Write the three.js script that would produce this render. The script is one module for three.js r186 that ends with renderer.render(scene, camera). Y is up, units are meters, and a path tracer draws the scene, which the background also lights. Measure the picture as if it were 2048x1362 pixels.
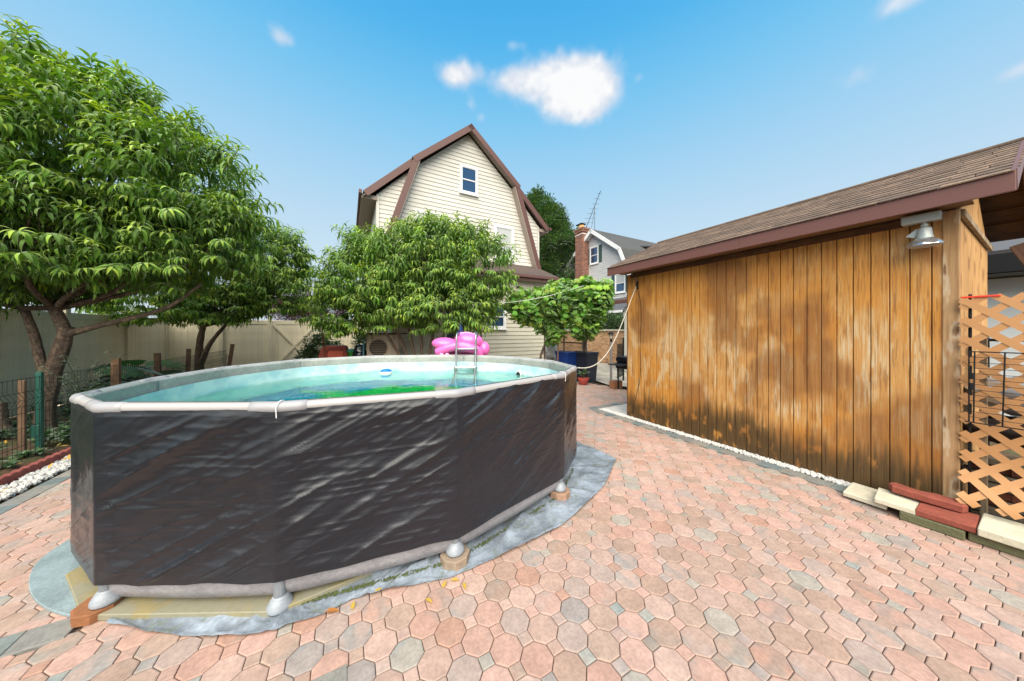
import * as THREE from 'three';
import { mergeGeometries } from 'three/addons/utils/BufferGeometryUtils.js';
import { RoundedBoxGeometry } from 'three/addons/geometries/RoundedBoxGeometry.js';

// ---------- camera, sky, sun, exposure ----------
const scene = new THREE.Scene();
const EYE = 1.56;
const camera = new THREE.PerspectiveCamera(97.56, 1024 / 681, 0.05, 2000);
camera.position.set(0, EYE, 0);
camera.lookAt(0, EYE, -10);
camera.setViewOffset(2048, 1362, 0, 19, 2048, 1362);
const EXPOSURE = 1.7;
const renderer = new THREE.WebGLRenderer();
renderer.toneMapping = THREE.LinearToneMapping;
renderer.toneMappingExposure = EXPOSURE;
renderer.shadowMap.enabled = true;

const sun = new THREE.DirectionalLight(new THREE.Color().setRGB(1, 0.9, 0.74), 5);
sun.position.set(-1, 49, 39);
sun.target.position.set(0, 0, -6);
sun.castShadow = true;
sun.shadow.radius = 140;
sun.shadow.mapSize.set(2048, 2048);
Object.assign(sun.shadow.camera, { left: -30, right: 30, top: 30, bottom: -30, near: 1, far: 160 });
scene.add(sun, sun.target);

// ---------- random numbers and noise ----------
function rng(seed) { let s = seed >>> 0; return () => { s = (s + 0x6d2b79f5) >>> 0; let t = s; t = Math.imul(t ^ (t >>> 15), t | 1); t ^= t + Math.imul(t ^ (t >>> 7), t | 61); return ((t ^ (t >>> 14)) >>> 0) / 4294967296; }; }
const h2 = (x, y, s = 0) => { let n = Math.imul(x | 0, 374761393) + Math.imul(y | 0, 668265263) + Math.imul(s | 0, 1274126177); n = Math.imul(n ^ (n >>> 13), 1274126177); return ((n ^ (n >>> 16)) >>> 0) / 4294967296; };
function vn(x, y, s = 0, px = 0, py = 0) {
  const xi = Math.floor(x), yi = Math.floor(y), fx = x - xi, fy = y - yi, u = fx * fx * (3 - 2 * fx), v = fy * fy * (3 - 2 * fy);
  const wx = (k) => px ? ((k % px) + px) % px : k, wy = (k) => py ? ((k % py) + py) % py : k;
  const a = h2(wx(xi), wy(yi), s), b = h2(wx(xi + 1), wy(yi), s), c = h2(wx(xi), wy(yi + 1), s), d = h2(wx(xi + 1), wy(yi + 1), s);
  return a + (b - a) * u + (c - a) * v + (a - b - c + d) * u * v;
}
function fbm(x, y, o = 4, s = 0, px = 0, py = 0) { let r = 0, a = 0.5, t = 0; for (let i = 0; i < o; i++) { r += a * vn(x, y, s + i * 17, px, py); t += a; x *= 2; y *= 2; px *= 2; py *= 2; a *= 0.5; } return r / t; }
const clamp = (x, a = 0, b = 1) => Math.min(b, Math.max(a, x));
const ss = (a, b, x) => { const t = clamp((x - a) / (b - a)); return t * t * (3 - 2 * t); };
const lerp = (a, b, t) => a + (b - a) * t;
const mix3 = (a, b, t) => [lerp(a[0], b[0], t), lerp(a[1], b[1], t), lerp(a[2], b[2], t)];
const lin = (c) => { c /= 255; return c <= 0.04045 ? c / 12.92 : Math.pow((c + 0.055) / 1.055, 2.4); };

{ // sky: clear blue paling towards the horizon, one bright cumulus and a few small scraps
  const W = 2048, H = 1024, data = new Float32Array(W * H * 4);
  const stops = [[-90, [150, 160, 165]], [-2, [196, 212, 222]], [0, [222, 234, 243]], [8, [212, 231, 244]], [18, [190, 221, 243]], [27, [163, 211, 243]], [36, [125, 199, 242]], [44, [86, 182, 238]], [52, [64, 168, 233]], [70, [52, 154, 224]], [90, [50, 150, 221]]].map(([e, c]) => [e, c.map(lin)]);
  // clouds: azimuth to the right of straight ahead, elevation, half width, half height (degrees), thickness
  const clouds = [[10.5, 38.9, 8.2, 3.9, 1.05], [14.5, 38.4, 6.0, 3.8, 0.75], [13.2, 36.4, 5.2, 2.8, 0.6], [2.0, 40.0, 7.0, 2.2, 0.75], [-9.4, 40.6, 4.6, 2.0, 0.62], [-11.5, 39.8, 3.0, 1.4, 0.36], [-7.6, 37.0, 1.4, 1.2, 0.35], [-6.0, 35.4, 1.2, 1.0, 0.32], [0.4, 43.8, 2.7, 0.9, 0.42], [-38, 38.0, 2.0, 1.2, 0.5], [49, 29.3, 2.6, 1.7, 0.4], [53, 34.3, 3.4, 1.6, 0.55], [23, 38.0, 1.0, 0.8, 0.3], [60, 24, 3.5, 1.0, 0.4]];
  const r = rng(77);
  for (let i = 0; i < 26; i++) { const az = 75 + r() * 210, el = 14 + r() * 50; clouds.push([az, el, 2 + r() * 5, 1 + r() * 2.4, 0.35 + r() * 0.6]); }
  const near = (a) => ((a + 540) % 360) - 180;
  for (let j = 0; j < H; j++) {
    const el = ((j + 0.5) / H - 0.5) * 180;
    let k = 0; while (k < stops.length - 2 && stops[k + 1][0] < el) k++;
    const base = mix3(stops[k][1], stops[k + 1][1], clamp((el - stops[k][0]) / (stops[k + 1][0] - stops[k][0])));
    const ce = Math.cos(el * Math.PI / 180);
    for (let i = 0; i < W; i++) {
      const az = ((i + 0.5) / W - 0.25) * 360; // straight ahead is -z
      let c = base, m = 0;
      if (el > 5) {
        let m0 = 0;
        for (const cl of clouds) {
          const dx = near(az - cl[0]) * ce / Math.cos(cl[1] * Math.PI / 180) * 0.98, dy = el - cl[1];
          if (Math.abs(dx) > cl[2] * 2 || Math.abs(dy) > cl[3] * 2) continue;
          const q = (dx / cl[2]) ** 2 + (dy / cl[3]) ** 2;
          m0 += cl[4] * Math.exp(-q * 1.5);
        }
        if (m0 > 0.02) {
          const n = fbm(az * 0.33, el * 0.42, 6, 9), n2 = fbm(az * 1.1, el * 1.3, 4, 31);
          m = ss(0.12, 0.78, m0 + (n - 0.5) * 0.5 + (n2 - 0.5) * 0.14);
          m *= ss(0.02, 0.2, m0);
          const n3 = fbm(az * 0.5 + 3, el * 0.9, 5, 47), white = mix3([0.74, 0.79, 0.88], [1.0, 0.99, 0.985], ss(0.3, 1.0, m0 * 0.8 + (n3 - 0.5) * 1.1 + (n2 - 0.5) * 0.4));
          c = mix3(base, white, m * 0.96);
        }
      }
      const o = (j * W + i) * 4;
      data[o] = c[0] / EXPOSURE; data[o + 1] = c[1] / EXPOSURE; data[o + 2] = c[2] / EXPOSURE; data[o + 3] = 1;
    }
  }
  const t = new THREE.DataTexture(data, W, H, THREE.RGBAFormat, THREE.FloatType);
  t.mapping = THREE.EquirectangularReflectionMapping; t.magFilter = THREE.LinearFilter; t.minFilter = THREE.LinearFilter; t.needsUpdate = true;
  scene.background = t; scene.environment = t;
}

// ---------- the yard's own axes: a runs to the right along the house front, b away along the shed wall ----------
const TH = Math.asin(0.482), CT = Math.cos(TH), ST = 0.482;
const yx = (a, b) => CT * a - ST * b, yd = (a, b) => ST * a + CT * b;
const V = (x, y, z) => new THREE.Vector3(x, y, z);
const Y = (a, y, b) => V(yx(a, b), y, -yd(a, b));
const toAB = (x, d) => [CT * x + ST * d, -ST * x + CT * d];

// ---------- building helpers ----------
const used = {};
function numbered(n) { const k = used[n] = (used[n] ?? -1) + 1; return k ? n + '_' + String(k).padStart(3, '0') : n; }
function shade(o) { o.castShadow = true; o.receiveShadow = true; return o; }
function part(name, g, m, parent) { const o = shade(new THREE.Mesh(g, m)); o.name = name; parent.add(o); return o; }
function tag(o, label, category, group, kind) { o.userData.label = label; o.userData.category = category; if (group) o.userData.group = group; if (kind) o.userData.kind = kind; return o; }
function thing(name, label, category, group) { const o = new THREE.Group(); o.name = numbered(name); scene.add(o); return tag(o, label, category, group); }
function solo(name, g, m, label, category, group) { const o = shade(new THREE.Mesh(g, m)); o.name = numbered(name); scene.add(o); return tag(o, label, category, group); }
function struct(name, g, m) { const o = g ? shade(new THREE.Mesh(g, m)) : new THREE.Group(); o.name = numbered(name); scene.add(o); o.userData.kind = 'structure'; return o; }
const stuff = (o) => { o.userData.kind = 'stuff'; return o; };
function sub(name, parent) { const o = new THREE.Group(); o.name = name; parent.add(o); return o; }
function atYard(o, a, b, y = 0, turn = 0) { o.position.copy(Y(a, y, b)); o.rotation.y = TH + turn; return o; }
const B = (w, h, d, x = 0, y = 0, z = 0) => new THREE.BoxGeometry(w, h, d).translate(x, y, z);
const RB = (w, h, d, r, x = 0, y = 0, z = 0) => new RoundedBoxGeometry(w, h, d, 1, Math.min(r, w / 2.1, h / 2.1, d / 2.1)).translate(x, y, z);
const C = (r0, r1, h, n = 12, x = 0, y = 0, z = 0) => new THREE.CylinderGeometry(r0, r1, h, n).translate(x, y, z);
function M(list) { return mergeGeometries(list.map((g) => { const q = g.index ? g.toNonIndexed() : g.clone(); for (const k of Object.keys(q.attributes)) if (!['position', 'normal', 'uv'].includes(k)) q.deleteAttribute(k); return q; })); }
function mUV(g, s = 1, ox = 0, oy = 0) { // uv in metres by the way each face points
  const q = g.index ? g.toNonIndexed() : g, p = q.attributes.position, n = q.attributes.normal, uv = new Float32Array(p.count * 2);
  for (let i = 0; i < p.count; i += 3) {
    const nx = Math.abs(n.getX(i) + n.getX(i + 1) + n.getX(i + 2)), ny = Math.abs(n.getY(i) + n.getY(i + 1) + n.getY(i + 2)), nz = Math.abs(n.getZ(i) + n.getZ(i + 1) + n.getZ(i + 2));
    for (let k = i; k < i + 3; k++) {
      const x = p.getX(k), y = p.getY(k), z = p.getZ(k);
      const [u, v] = ny >= nx && ny >= nz ? [x, z] : nx >= nz ? [z, y] : [x, y];
      uv[k * 2] = u / s + ox; uv[k * 2 + 1] = v / s + oy;
    }
  }
  q.setAttribute('uv', new THREE.BufferAttribute(uv, 2)); return q;
}
function tube(pts, r, radial = 6, smooth = 0, closed = false) {
  if (smooth) pts = new THREE.CatmullRomCurve3(pts, closed).getPoints(smooth);
  const n = pts.length, rad = typeof r === 'function' ? r : () => r, pos = [], uv = [], idx = [];
  let up = V(0, 1, 0), len = 0; const t = V(), s = V();
  for (let i = 0; i < n; i++) {
    t.copy(pts[Math.min(i + 1, n - 1)]).sub(pts[Math.max(i - 1, 0)]).normalize();
    if (closed && (i === 0 || i === n - 1)) t.copy(pts[1]).sub(pts[n - 2]).normalize();
    if (i === 0) up = Math.abs(t.y) > 0.9 ? V(1, 0, 0) : V(0, 1, 0); else len += pts[i].distanceTo(pts[i - 1]);
    up.addScaledVector(t, -up.dot(t)).normalize(); s.crossVectors(t, up);
    const R = rad(i / (n - 1));
    for (let k = 0; k <= radial; k++) {
      const a = k / radial * Math.PI * 2, c = Math.cos(a) * R, q = Math.sin(a) * R;
      pos.push(pts[i].x + up.x * c + s.x * q, pts[i].y + up.y * c + s.y * q, pts[i].z + up.z * c + s.z * q);
      uv.push(k / radial * Math.max(0.02, 6.28 * rad(0)), len);
    }
  }
  for (let i = 0; i < n - 1; i++) for (let k = 0; k < radial; k++) { const a = i * (radial + 1) + k, b = a + radial + 1; idx.push(a, b, a + 1, b, b + 1, a + 1); }
  if (!closed) for (const [i, flip] of [[0, 0], [n - 1, 1]]) {
    const c = pos.length / 3; pos.push(pts[i].x, pts[i].y, pts[i].z); uv.push(0, 0);
    for (let k = 0; k < radial; k++) { const a = i * (radial + 1) + k; if (flip) idx.push(c, a + 1, a); else idx.push(c, a, a + 1); }
  }
  const g = new THREE.BufferGeometry();
  g.setAttribute('position', new THREE.Float32BufferAttribute(pos, 3)); g.setAttribute('uv', new THREE.Float32BufferAttribute(uv, 2)); g.setIndex(idx); g.computeVertexNormals();
  return g;
}
const rod = (x0, y0, z0, x1, y1, z1, r, n = 6) => tube([V(x0, y0, z0), V(x1, y1, z1)], r, n);
const lathe = (pts, n = 16) => new THREE.LatheGeometry(pts.map(([x, y]) => new THREE.Vector2(x, y)), n);
function prism(poly, depth, bevel = 0) { // polygon in x,y pushed along z from 0 to depth
  const s = new THREE.Shape(poly.map(([x, y]) => new THREE.Vector2(x, y)));
  return new THREE.ExtrudeGeometry(s, { depth, bevelEnabled: bevel > 0, bevelSize: bevel, bevelThickness: bevel, bevelSegments: 1, bevelOffset: -bevel });
}
function sheet(poly, y) { // flat polygon on the ground, poly as [x, depth]
  const s = new THREE.Shape(poly.map(([x, d]) => new THREE.Vector2(x, d)));
  const g = new THREE.ShapeGeometry(s); g.rotateX(-Math.PI / 2); g.translate(0, y, 0); return g;
}
function board(x0, y0, x1, y1, t, z0, z1) { // a plank seen edge-on: runs from one point to the other in x,y, thickness t below the line, from z0 to z1
  const L = Math.hypot(x1 - x0, y1 - y0), g = B(L, t, z1 - z0, 0, -t / 2, (z0 + z1) / 2);
  g.rotateZ(Math.atan2(y1 - y0, x1 - x0)); g.translate((x0 + x1) / 2, (y0 + y1) / 2, 0); return g;
}
// ---------- textures ----------
function tex(w, h, fn, srgb = true, repeat = true) {
  const d = new Uint8Array(w * h * 4);
  for (let j = 0; j < h; j++) for (let i = 0; i < w; i++) { const c = fn((i + 0.5) / w, (j + 0.5) / h), o = (j * w + i) * 4; d[o] = clamp(c[0], 0, 255); d[o + 1] = clamp(c[1], 0, 255); d[o + 2] = clamp(c[2], 0, 255); d[o + 3] = 255; }
  const t = new THREE.DataTexture(d, w, h); t.magFilter = THREE.LinearFilter; t.minFilter = THREE.LinearMipmapLinearFilter; t.generateMipmaps = true;
  if (srgb) t.colorSpace = THREE.SRGBColorSpace; if (repeat) t.wrapS = t.wrapT = THREE.RepeatWrapping; t.needsUpdate = true; return t;
}
const grey = (w, h, fn) => tex(w, h, (u, v) => { const c = fn(u, v) * 255; return [c, c, c]; }, false);
const std = (o) => new THREE.MeshStandardMaterial({ roughness: 0.8, ...o });
const phy = (o) => new THREE.MeshPhysicalMaterial({ roughness: 0.8, ...o });
const col = (r, g, b) => new THREE.Color().setRGB(r / 255, g / 255, b / 255, THREE.SRGBColorSpace);

const speckle = tex(256, 256, (u, v) => { const n = fbm(u * 64, v * 64, 3, 3, 64, 64), m = fbm(u * 6, v * 6, 4, 8, 6, 6), c = 255 * (0.8 + 0.14 * n + 0.12 * (m - 0.5)); return [c, c, c * 0.99]; });
const roughTex = grey(256, 256, (u, v) => 0.5 * fbm(u * 40, v * 40, 3, 5, 40, 40) + 0.5 * fbm(u * 8, v * 8, 3, 6, 8, 8));
const mottle = tex(512, 512, (u, v) => { const m = fbm(u * 8, v * 8, 4, 21, 8, 8), n = fbm(u * 90, v * 90, 3, 4, 90, 90), s = 0.86 + 0.2 * (m - 0.5) + 0.18 * (n - 0.5); return [255 * s, 252 * s, 248 * s]; });
const barkTex = tex(256, 512, (u, v) => { const n = fbm(u * 10, v * 34, 4, 41, 10, 34), f = fbm(u * 30, v * 8, 4, 42, 30, 8), t = clamp(0.2 + 0.9 * n * f * 1.7); return mix3([46, 38, 33], [136, 116, 100], t); }); barkTex.repeat.set(2.5, 1.5);
const grainTex = tex(256, 512, (u, v) => { const n = fbm(u * 40, v * 3, 4, 51, 40, 3), f = fbm(u * 5, v * 5, 3, 52, 5, 5), t = 0.68 + 0.42 * (n - 0.3) + 0.25 * (f - 0.5); return [255 * t, 250 * t, 244 * t]; });
const metalM = std({ color: col(190, 192, 196), metalness: 0.9, roughness: 0.28 });
const darkMetal = std({ color: col(32, 31, 32), metalness: 0.5, roughness: 0.5 });
// ---------- ground ----------
const soilTex = tex(512, 512, (u, v) => { const n = fbm(u * 30, v * 30, 4, 61, 30, 30), m = fbm(u * 5, v * 5, 3, 62, 5, 5); return mix3(mix3([48, 36, 26], [112, 86, 60], n), [66, 78, 34], ss(0.48, 0.7, m) * 0.7); });
{ const g = new THREE.PlaneGeometry(900, 900, 1, 1); g.rotateX(-Math.PI / 2); g.translate(0, -0.075, 0); struct('ground', mUV(g, 1.3), std({ map: soilTex, roughness: 0.95 })); }
const conc = tex(512, 512, (u, v) => { const n = fbm(u * 90, v * 90, 3, 71, 90, 90), m = fbm(u * 5, v * 5, 4, 72, 5, 5), s = 0.8 + 0.2 * (n - 0.5) + 0.3 * (m - 0.5); return [206 * s, 198 * s, 182 * s]; });
const concM = std({ map: conc, roughness: 0.9, bumpMap: roughTex, bumpScale: 0.002 });
function yardSheet(name, poly, y, m, s = 1) { return struct(name, mUV(sheet(poly.map(([a, b]) => [yx(a, b), yd(a, b)]), y), s), m); }
yardSheet('driveway', [[6.85, 4.2], [11.0, 4.2], [11.0, 40], [7.35, 40], [7.35, 8.6], [6.62, 6.1], [6.85, 6.0]], -0.012, concM, 1.7);
{ const g = B(2.6, 0.09, 0.62, 0, -0.045, 0); const o = struct('concrete_slab', mUV(g, 0.9), std({ color: col(226, 222, 216), map: mottle, roughness: 0.9 })); atYard(o, 5.66, 4.06, 0.012); }

// ---------- pool outline (x, depth), measured in metres ----------
const RIM = [[-2.72, 1.87], [-2.26, 1.64], [-1.295, 1.65], [-0.374, 2.005], [0.468, 2.81], [0.70, 3.355], [0.546, 3.98], [0.03, 4.57], [-0.78, 4.945], [-2.18, 4.76], [-2.964, 4.15], [-3.167, 3.276], [-3.03, 2.496]];
const RC = [-1.2, 3.3];
function offsetPoly(poly, d) { // outwards by d
  const n = poly.length, out = [];
  for (let i = 0; i < n; i++) {
    const p = poly[(i + n - 1) % n], q = poly[i], r = poly[(i + 1) % n];
    const e = (a, b) => { const x = b[0] - a[0], y = b[1] - a[1], l = Math.hypot(x, y); return [y / l, -x / l]; };
    const n1 = e(p, q), n2 = e(q, r), k = 1 + n1[0] * n2[0] + n1[1] * n2[1];
    out.push([q[0] + (n1[0] + n2[0]) / k * d, q[1] + (n1[1] + n2[1]) / k * d]);
  }
  return out;
}
function inPoly(x, y, P) { let c = false; for (let i = 0, j = P.length - 1; i < P.length; j = i++) { const [xi, yi] = P[i], [xj, yj] = P[j]; if ((yi > y) !== (yj > y) && x < (xj - xi) * (y - yi) / (yj - yi) + xi) c = !c; } return c; }

// ---------- paved patio: octagon and square pavers laid at 45 degrees to the shed ----------
const PAT = [[-2.64, -3], [4.25, -3], [4.25, 4.42], [6.6, 4.42], [6.45, 5.9], [6.25, 7.3], [3.6, 8.2], [-0.5, 7.6], [-2.64, 7.2]];
const patio = struct('paved_patio');
{ // bedding sand below the joints
  const g = mUV(sheet(PAT.map(([a, b]) => [yx(a, b), yd(a, b)]), -0.016), 0.7);
  part('joint_sand', g, std({ color: col(112, 88, 72), map: speckle, roughness: 1 }), patio);
}
const tones = [[170, 148, 138], [174, 146, 135], [170, 149, 141], [162, 140, 128], [178, 151, 142], [163, 149, 143], [171, 142, 131], [164, 145, 134], [154, 152, 146], [158, 154, 147], [148, 143, 141], [178, 156, 147], [168, 137, 123], [156, 137, 126]];
const toneW = [14, 12, 13, 8, 13, 10, 7, 11, 4.5, 4.5, 2.5, 12, 4, 5];
const paverTex = tex(512, 512, (u, v) => { // pigment swirl of each casting, and fine aggregate
  const m = fbm(u * 5, v * 5, 3, 121, 5, 5), n = fbm(u * 100, v * 100, 3, 122, 100, 100), f = fbm(u * 22, v * 22, 3, 123, 22, 22), g = ss(0.5, 0.72, m);
  const s = 0.9 + 0.16 * (n - 0.5) + 0.12 * (f - 0.5); return mix3([255 * s, 246 * s, 240 * s], [222 * s, 236 * s, 240 * s], g);
});
const paverM = tones.map((t) => std({ color: col(...t.map((c) => Math.min(255, c * 1.09))), map: paverTex, roughness: 0.88, bumpMap: roughTex, bumpScale: 0.0016 }));
const PITCH = 0.1525, JOINT = 0.0036;
function paverGeo(poly, cham, h) { // chamfered block, top at 0
  const n = poly.length, pos = [], idx = [];
  let cx = 0, cy = 0; for (const p of poly) { cx += p[0] / n; cy += p[1] / n; }
  const ring = (s, y) => { for (const p of poly) { const l = Math.hypot(p[0] - cx, p[1] - cy), k = (l - s) / l; pos.push(cx + (p[0] - cx) * k, y, -(cy + (p[1] - cy) * k)); } };
  ring(cham * 1.7, 0); ring(cham * 0.5, -cham * 0.4); ring(0, -cham * 1.1); ring(0, -h);
  for (let i = 1; i < n - 1; i++) idx.push(0, i, i + 1);
  for (let r = 0; r < 3; r++) for (let i = 0; i < n; i++) { const a = r * n + i, b = r * n + (i + 1) % n, c = a + n, d = b + n; idx.push(a, c, d, a, d, b); }
  const g = new THREE.BufferGeometry(); g.setAttribute('position', new THREE.Float32BufferAttribute(pos, 3)); g.setIndex(idx);
  const q = g.toNonIndexed(); q.computeVertexNormals(); return q;
}
{
  const s = PITCH, e = s * 0.2071, hh = s / 2 - JOINT / 2, oct = [], k = JOINT * 0.21;
  for (const [x, y] of [[hh, -e + k], [hh, e - k], [e - k, hh], [-e + k, hh], [-hh, e - k], [-hh, -e + k], [-e + k, -hh], [e - k, -hh]]) oct.push([x, y]);
  const q = s * 0.2929 - JOINT / 2, sq = [[q, 0], [0, q], [-q, 0], [0, -q]];
  const octG = [], sqG = [];
  for (let i = 0; i < 8; i++) { octG.push(mUV(paverGeo(oct, 0.0036, 0.03), 1, h2(i, 3) * 7, h2(i, 9) * 7)); sqG.push(mUV(paverGeo(sq, 0.0036, 0.03), 1, h2(i, 5) * 7, h2(i, 7) * 7)); }
  const r = rng(5), tot = toneW.reduce((x, y) => x + y), pick = () => { let t = r() * tot; for (let i = 0; i < toneW.length; i++) if ((t -= toneW[i]) < 0) return i; return 0; };
  const inner = offsetPoly(RIM, -0.35), cover = offsetPoly(RIM, 0.03), list = { oct: [], sq: [] };
  const ang = TH + Math.PI / 4, ux = [Math.cos(ang), Math.sin(ang)]; // row direction in (x, depth)
  const greys = [[-0.6, 0.0, 1.3, 1.6], [-1.66, -1.2, 2.43, 2.58]];
  for (let i = -90; i < 90; i++) for (let j = -90; j < 90; j++) for (const kind of ['oct', 'sq']) {
    const o = kind === 'oct' ? 0 : 0.5, u = (i + o) * s, v = (j + o) * s;
    const x = u * ux[0] - v * ux[1] + 0.03, d = u * ux[1] + v * ux[0] + 0.02;
    if (d < 0.35 || d > 11 || Math.abs(x) > 1.8 * d + 1.3) continue;
    const [a, b] = toAB(x, d);
    if (!inPoly(a, b, PAT) || inPoly(x, d, inner)) continue;
    if (a > 4.24 && b < 4.4) continue;
    if (a < -2.63) continue;
    if (greys.some(([a0, a1, b0, b1]) => a > a0 + 0.05 && a < a1 - 0.05 && b > b0 + 0.05 && b < b1 - 0.05)) continue;
    let seen = d > 1.28 && Math.abs(x) < 1.72 * d;
    for (let t = 0.26; seen && t < 0.99; t += 0.03) if (inPoly(x * t, d * t, cover) && EYE * (1 - t) < 1.17) seen = false;
    list[kind].push({ x, d, seen, w: (seen ? 1 : 0.0001) / (d * d * d) * Math.sqrt(1 + (x / d) ** 2), tone: pick(), y: (r() - 0.5) * 0.0035, tx: (r() - 0.5) * 0.014, tz: (r() - 0.5) * 0.014, v: Math.floor(r() * 8), q: Math.floor(r() * 4) * Math.PI / 2 });
  }
  const rest = [], restC = [];
  for (const kind of ['oct', 'sq']) {
    list[kind].sort((p, q) => q.w - p.w);
    list[kind].forEach((p, n) => {
      const g = (kind === 'oct' ? octG : sqG)[p.v];
      if (n < 300) {
        const m = part(kind === 'oct' ? 'octagon_paver' : 'square_paver', g, paverM[p.tone], patio);
        m.position.set(p.x, p.y, -p.d); m.rotation.set(p.tx, ang + p.q, p.tz);
      } else {
        const c = g.clone().applyMatrix4(new THREE.Matrix4().compose(V(p.x, p.y, -p.d), new THREE.Quaternion().setFromEuler(new THREE.Euler(p.tx, ang + p.q, p.tz)), V(1, 1, 1)));
        const arr = new Float32Array(c.attributes.position.count * 3), cc = paverM[p.tone].color;
        for (let t = 0; t < arr.length; t += 3) { arr[t] = cc.r; arr[t + 1] = cc.g; arr[t + 2] = cc.b; }
        c.setAttribute('color', new THREE.BufferAttribute(arr, 3)); rest.push(c);
      }
    });
  }
  stuff(part('pavers', mergeGeometries(rest), std({ vertexColors: true, map: paverTex, roughness: 0.88, bumpMap: roughTex, bumpScale: 0.0016 }), patio));
  console.log('pavers', list.oct.length, list.sq.length);
  // grey border blocks: along the shed, along the garden bed, and the near corner
  const greyM = [[142, 144, 140], [132, 135, 133], [150, 150, 145], [138, 142, 141]].map((t) => std({ color: col(...t), map: paverTex, roughness: 0.9, bumpMap: roughTex, bumpScale: 0.0016 }));
  const blockG = [0, 1, 2].map((i) => mUV(paverGeo([[0.0765, -0.0985], [0.0765, 0.0985], [-0.0765, 0.0985], [-0.0765, -0.0985]].map((p) => [p[0], p[1]]), 0.004, 0.03), 1, i * 2.3, i * 1.7));
  let n = 0;
  const block = (a, b, turn) => { const m = part('border_paver', blockG[n % 3], greyM[Math.floor(r() * 4)], patio); m.position.copy(Y(a, (r() - 0.5) * 0.003 + 0.005, b)); m.rotation.y = TH + turn; n++; };
  for (let b = 0.98; b < 4.42; b += 0.2) block(4.28, b, 0);
  for (let a = 4.36; a < 6.5; a += 0.2) block(a, 4.5, Math.PI / 2);
  for (let b = 2.4; b < 7.4; b += 0.2) block(-2.66, b, 0);
  for (const a of [-1.56, -1.36]) block(a, 2.5, Math.PI / 2);
  for (const b of [1.52, 1.365]) for (let a = -0.5; a < 0.0; a += 0.2) block(a, b, Math.PI / 2);
}
// ---------- white marble chips ----------
function pebbles(name, a0, a1, b0, b1, count, size, seed, hgt) {
  const r = rng(seed), g = new THREE.IcosahedronGeometry(1, 0).toNonIndexed(), mesh = shade(new THREE.InstancedMesh(g, std({ color: col(204, 202, 199), roughness: 0.75, flatShading: true }), count));
  const m4 = new THREE.Matrix4(), q = new THREE.Quaternion();
  for (let i = 0; i < count; i++) {
    const s = size * (0.55 + 0.8 * r());
    q.setFromEuler(new THREE.Euler(r() * 6, r() * 6, r() * 6));
    m4.compose(Y(lerp(a0, a1, r()), r() * hgt, lerp(b0, b1, r())), q, V(s, s * (0.5 + 0.4 * r()), s * (0.7 + 0.4 * r()))); mesh.setMatrixAt(i, m4);
    const k = 0.78 + 0.25 * r(); mesh.setColorAt(i, new THREE.Color(k, k * 0.99, k * 0.97));
  }
  mesh.name = numbered(name); scene.add(mesh); mesh.userData = { kind: 'stuff' }; return mesh;
}
tag(pebbles('marble_chips', 4.375, 4.49, 0.95, 4.3, 2600, 0.016, 11, 0.014), 'strip of white marble chips along the foot of the shed', 'gravel');
tag(pebbles('marble_chips', -2.995, -2.775, 2.2, 7.6, 3800, 0.02, 12, 0.03), 'strip of white marble chips beside the red garden edging', 'gravel');
// red scalloped edging blocks of the garden bed
{
  const red = std({ color: col(158, 86, 80), map: mottle, roughness: 0.9, bumpMap: roughTex, bumpScale: 0.004 });
  const L = 0.4, pts = [[-L / 2, -0.06]];
  pts.push([L / 2 - 0.003, -0.06]);
  for (let i = 0; i <= 24; i++) { const x = L / 2 - 0.003 - (L - 0.006) * i / 24; pts.push([x, 0.098 + 0.014 * Math.abs(Math.sin((x / L + 0.5) * Math.PI * 4))]); }
  const g = mUV(prism(pts, 0.055, 0.006), 0.7); g.translate(0, 0, -0.0275);
  for (let i = 0; i < 14; i++) {
    const o = solo('garden_edging', g, red, 'brick-red scalloped edging block between the garden bed and the white chips', 'edging', 'red edging blocks along the garden bed');
    atYard(o, -3.035, 2.3 + i * 0.4, -0.005, Math.PI / 2 + (h2(i, 4) - 0.5) * 0.02);
  }
}
// soil of the bed, a little higher than the paving
{ const P = [[-5.25, 1.5], [-3.06, 1.5], [-3.06, 13.9], [-5.25, 13.9]]; const g = new THREE.PlaneGeometry(2.19, 12.4, 44, 220); g.rotateX(-Math.PI / 2); const p = g.attributes.position;
  for (let i = 0; i < p.count; i++) p.setY(i, 0.03 + 0.09 * fbm(p.getX(i) * 2 + 9, p.getZ(i) * 2, 4, 63) * ss(0, 0.2, 1.095 - Math.abs(p.getX(i))));
  g.computeVertexNormals(); const o = struct('garden_soil', mUV(g, 1.1), std({ map: soilTex, roughness: 0.95 })); atYard(o, -4.155, 7.7, -0.02); }
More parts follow.
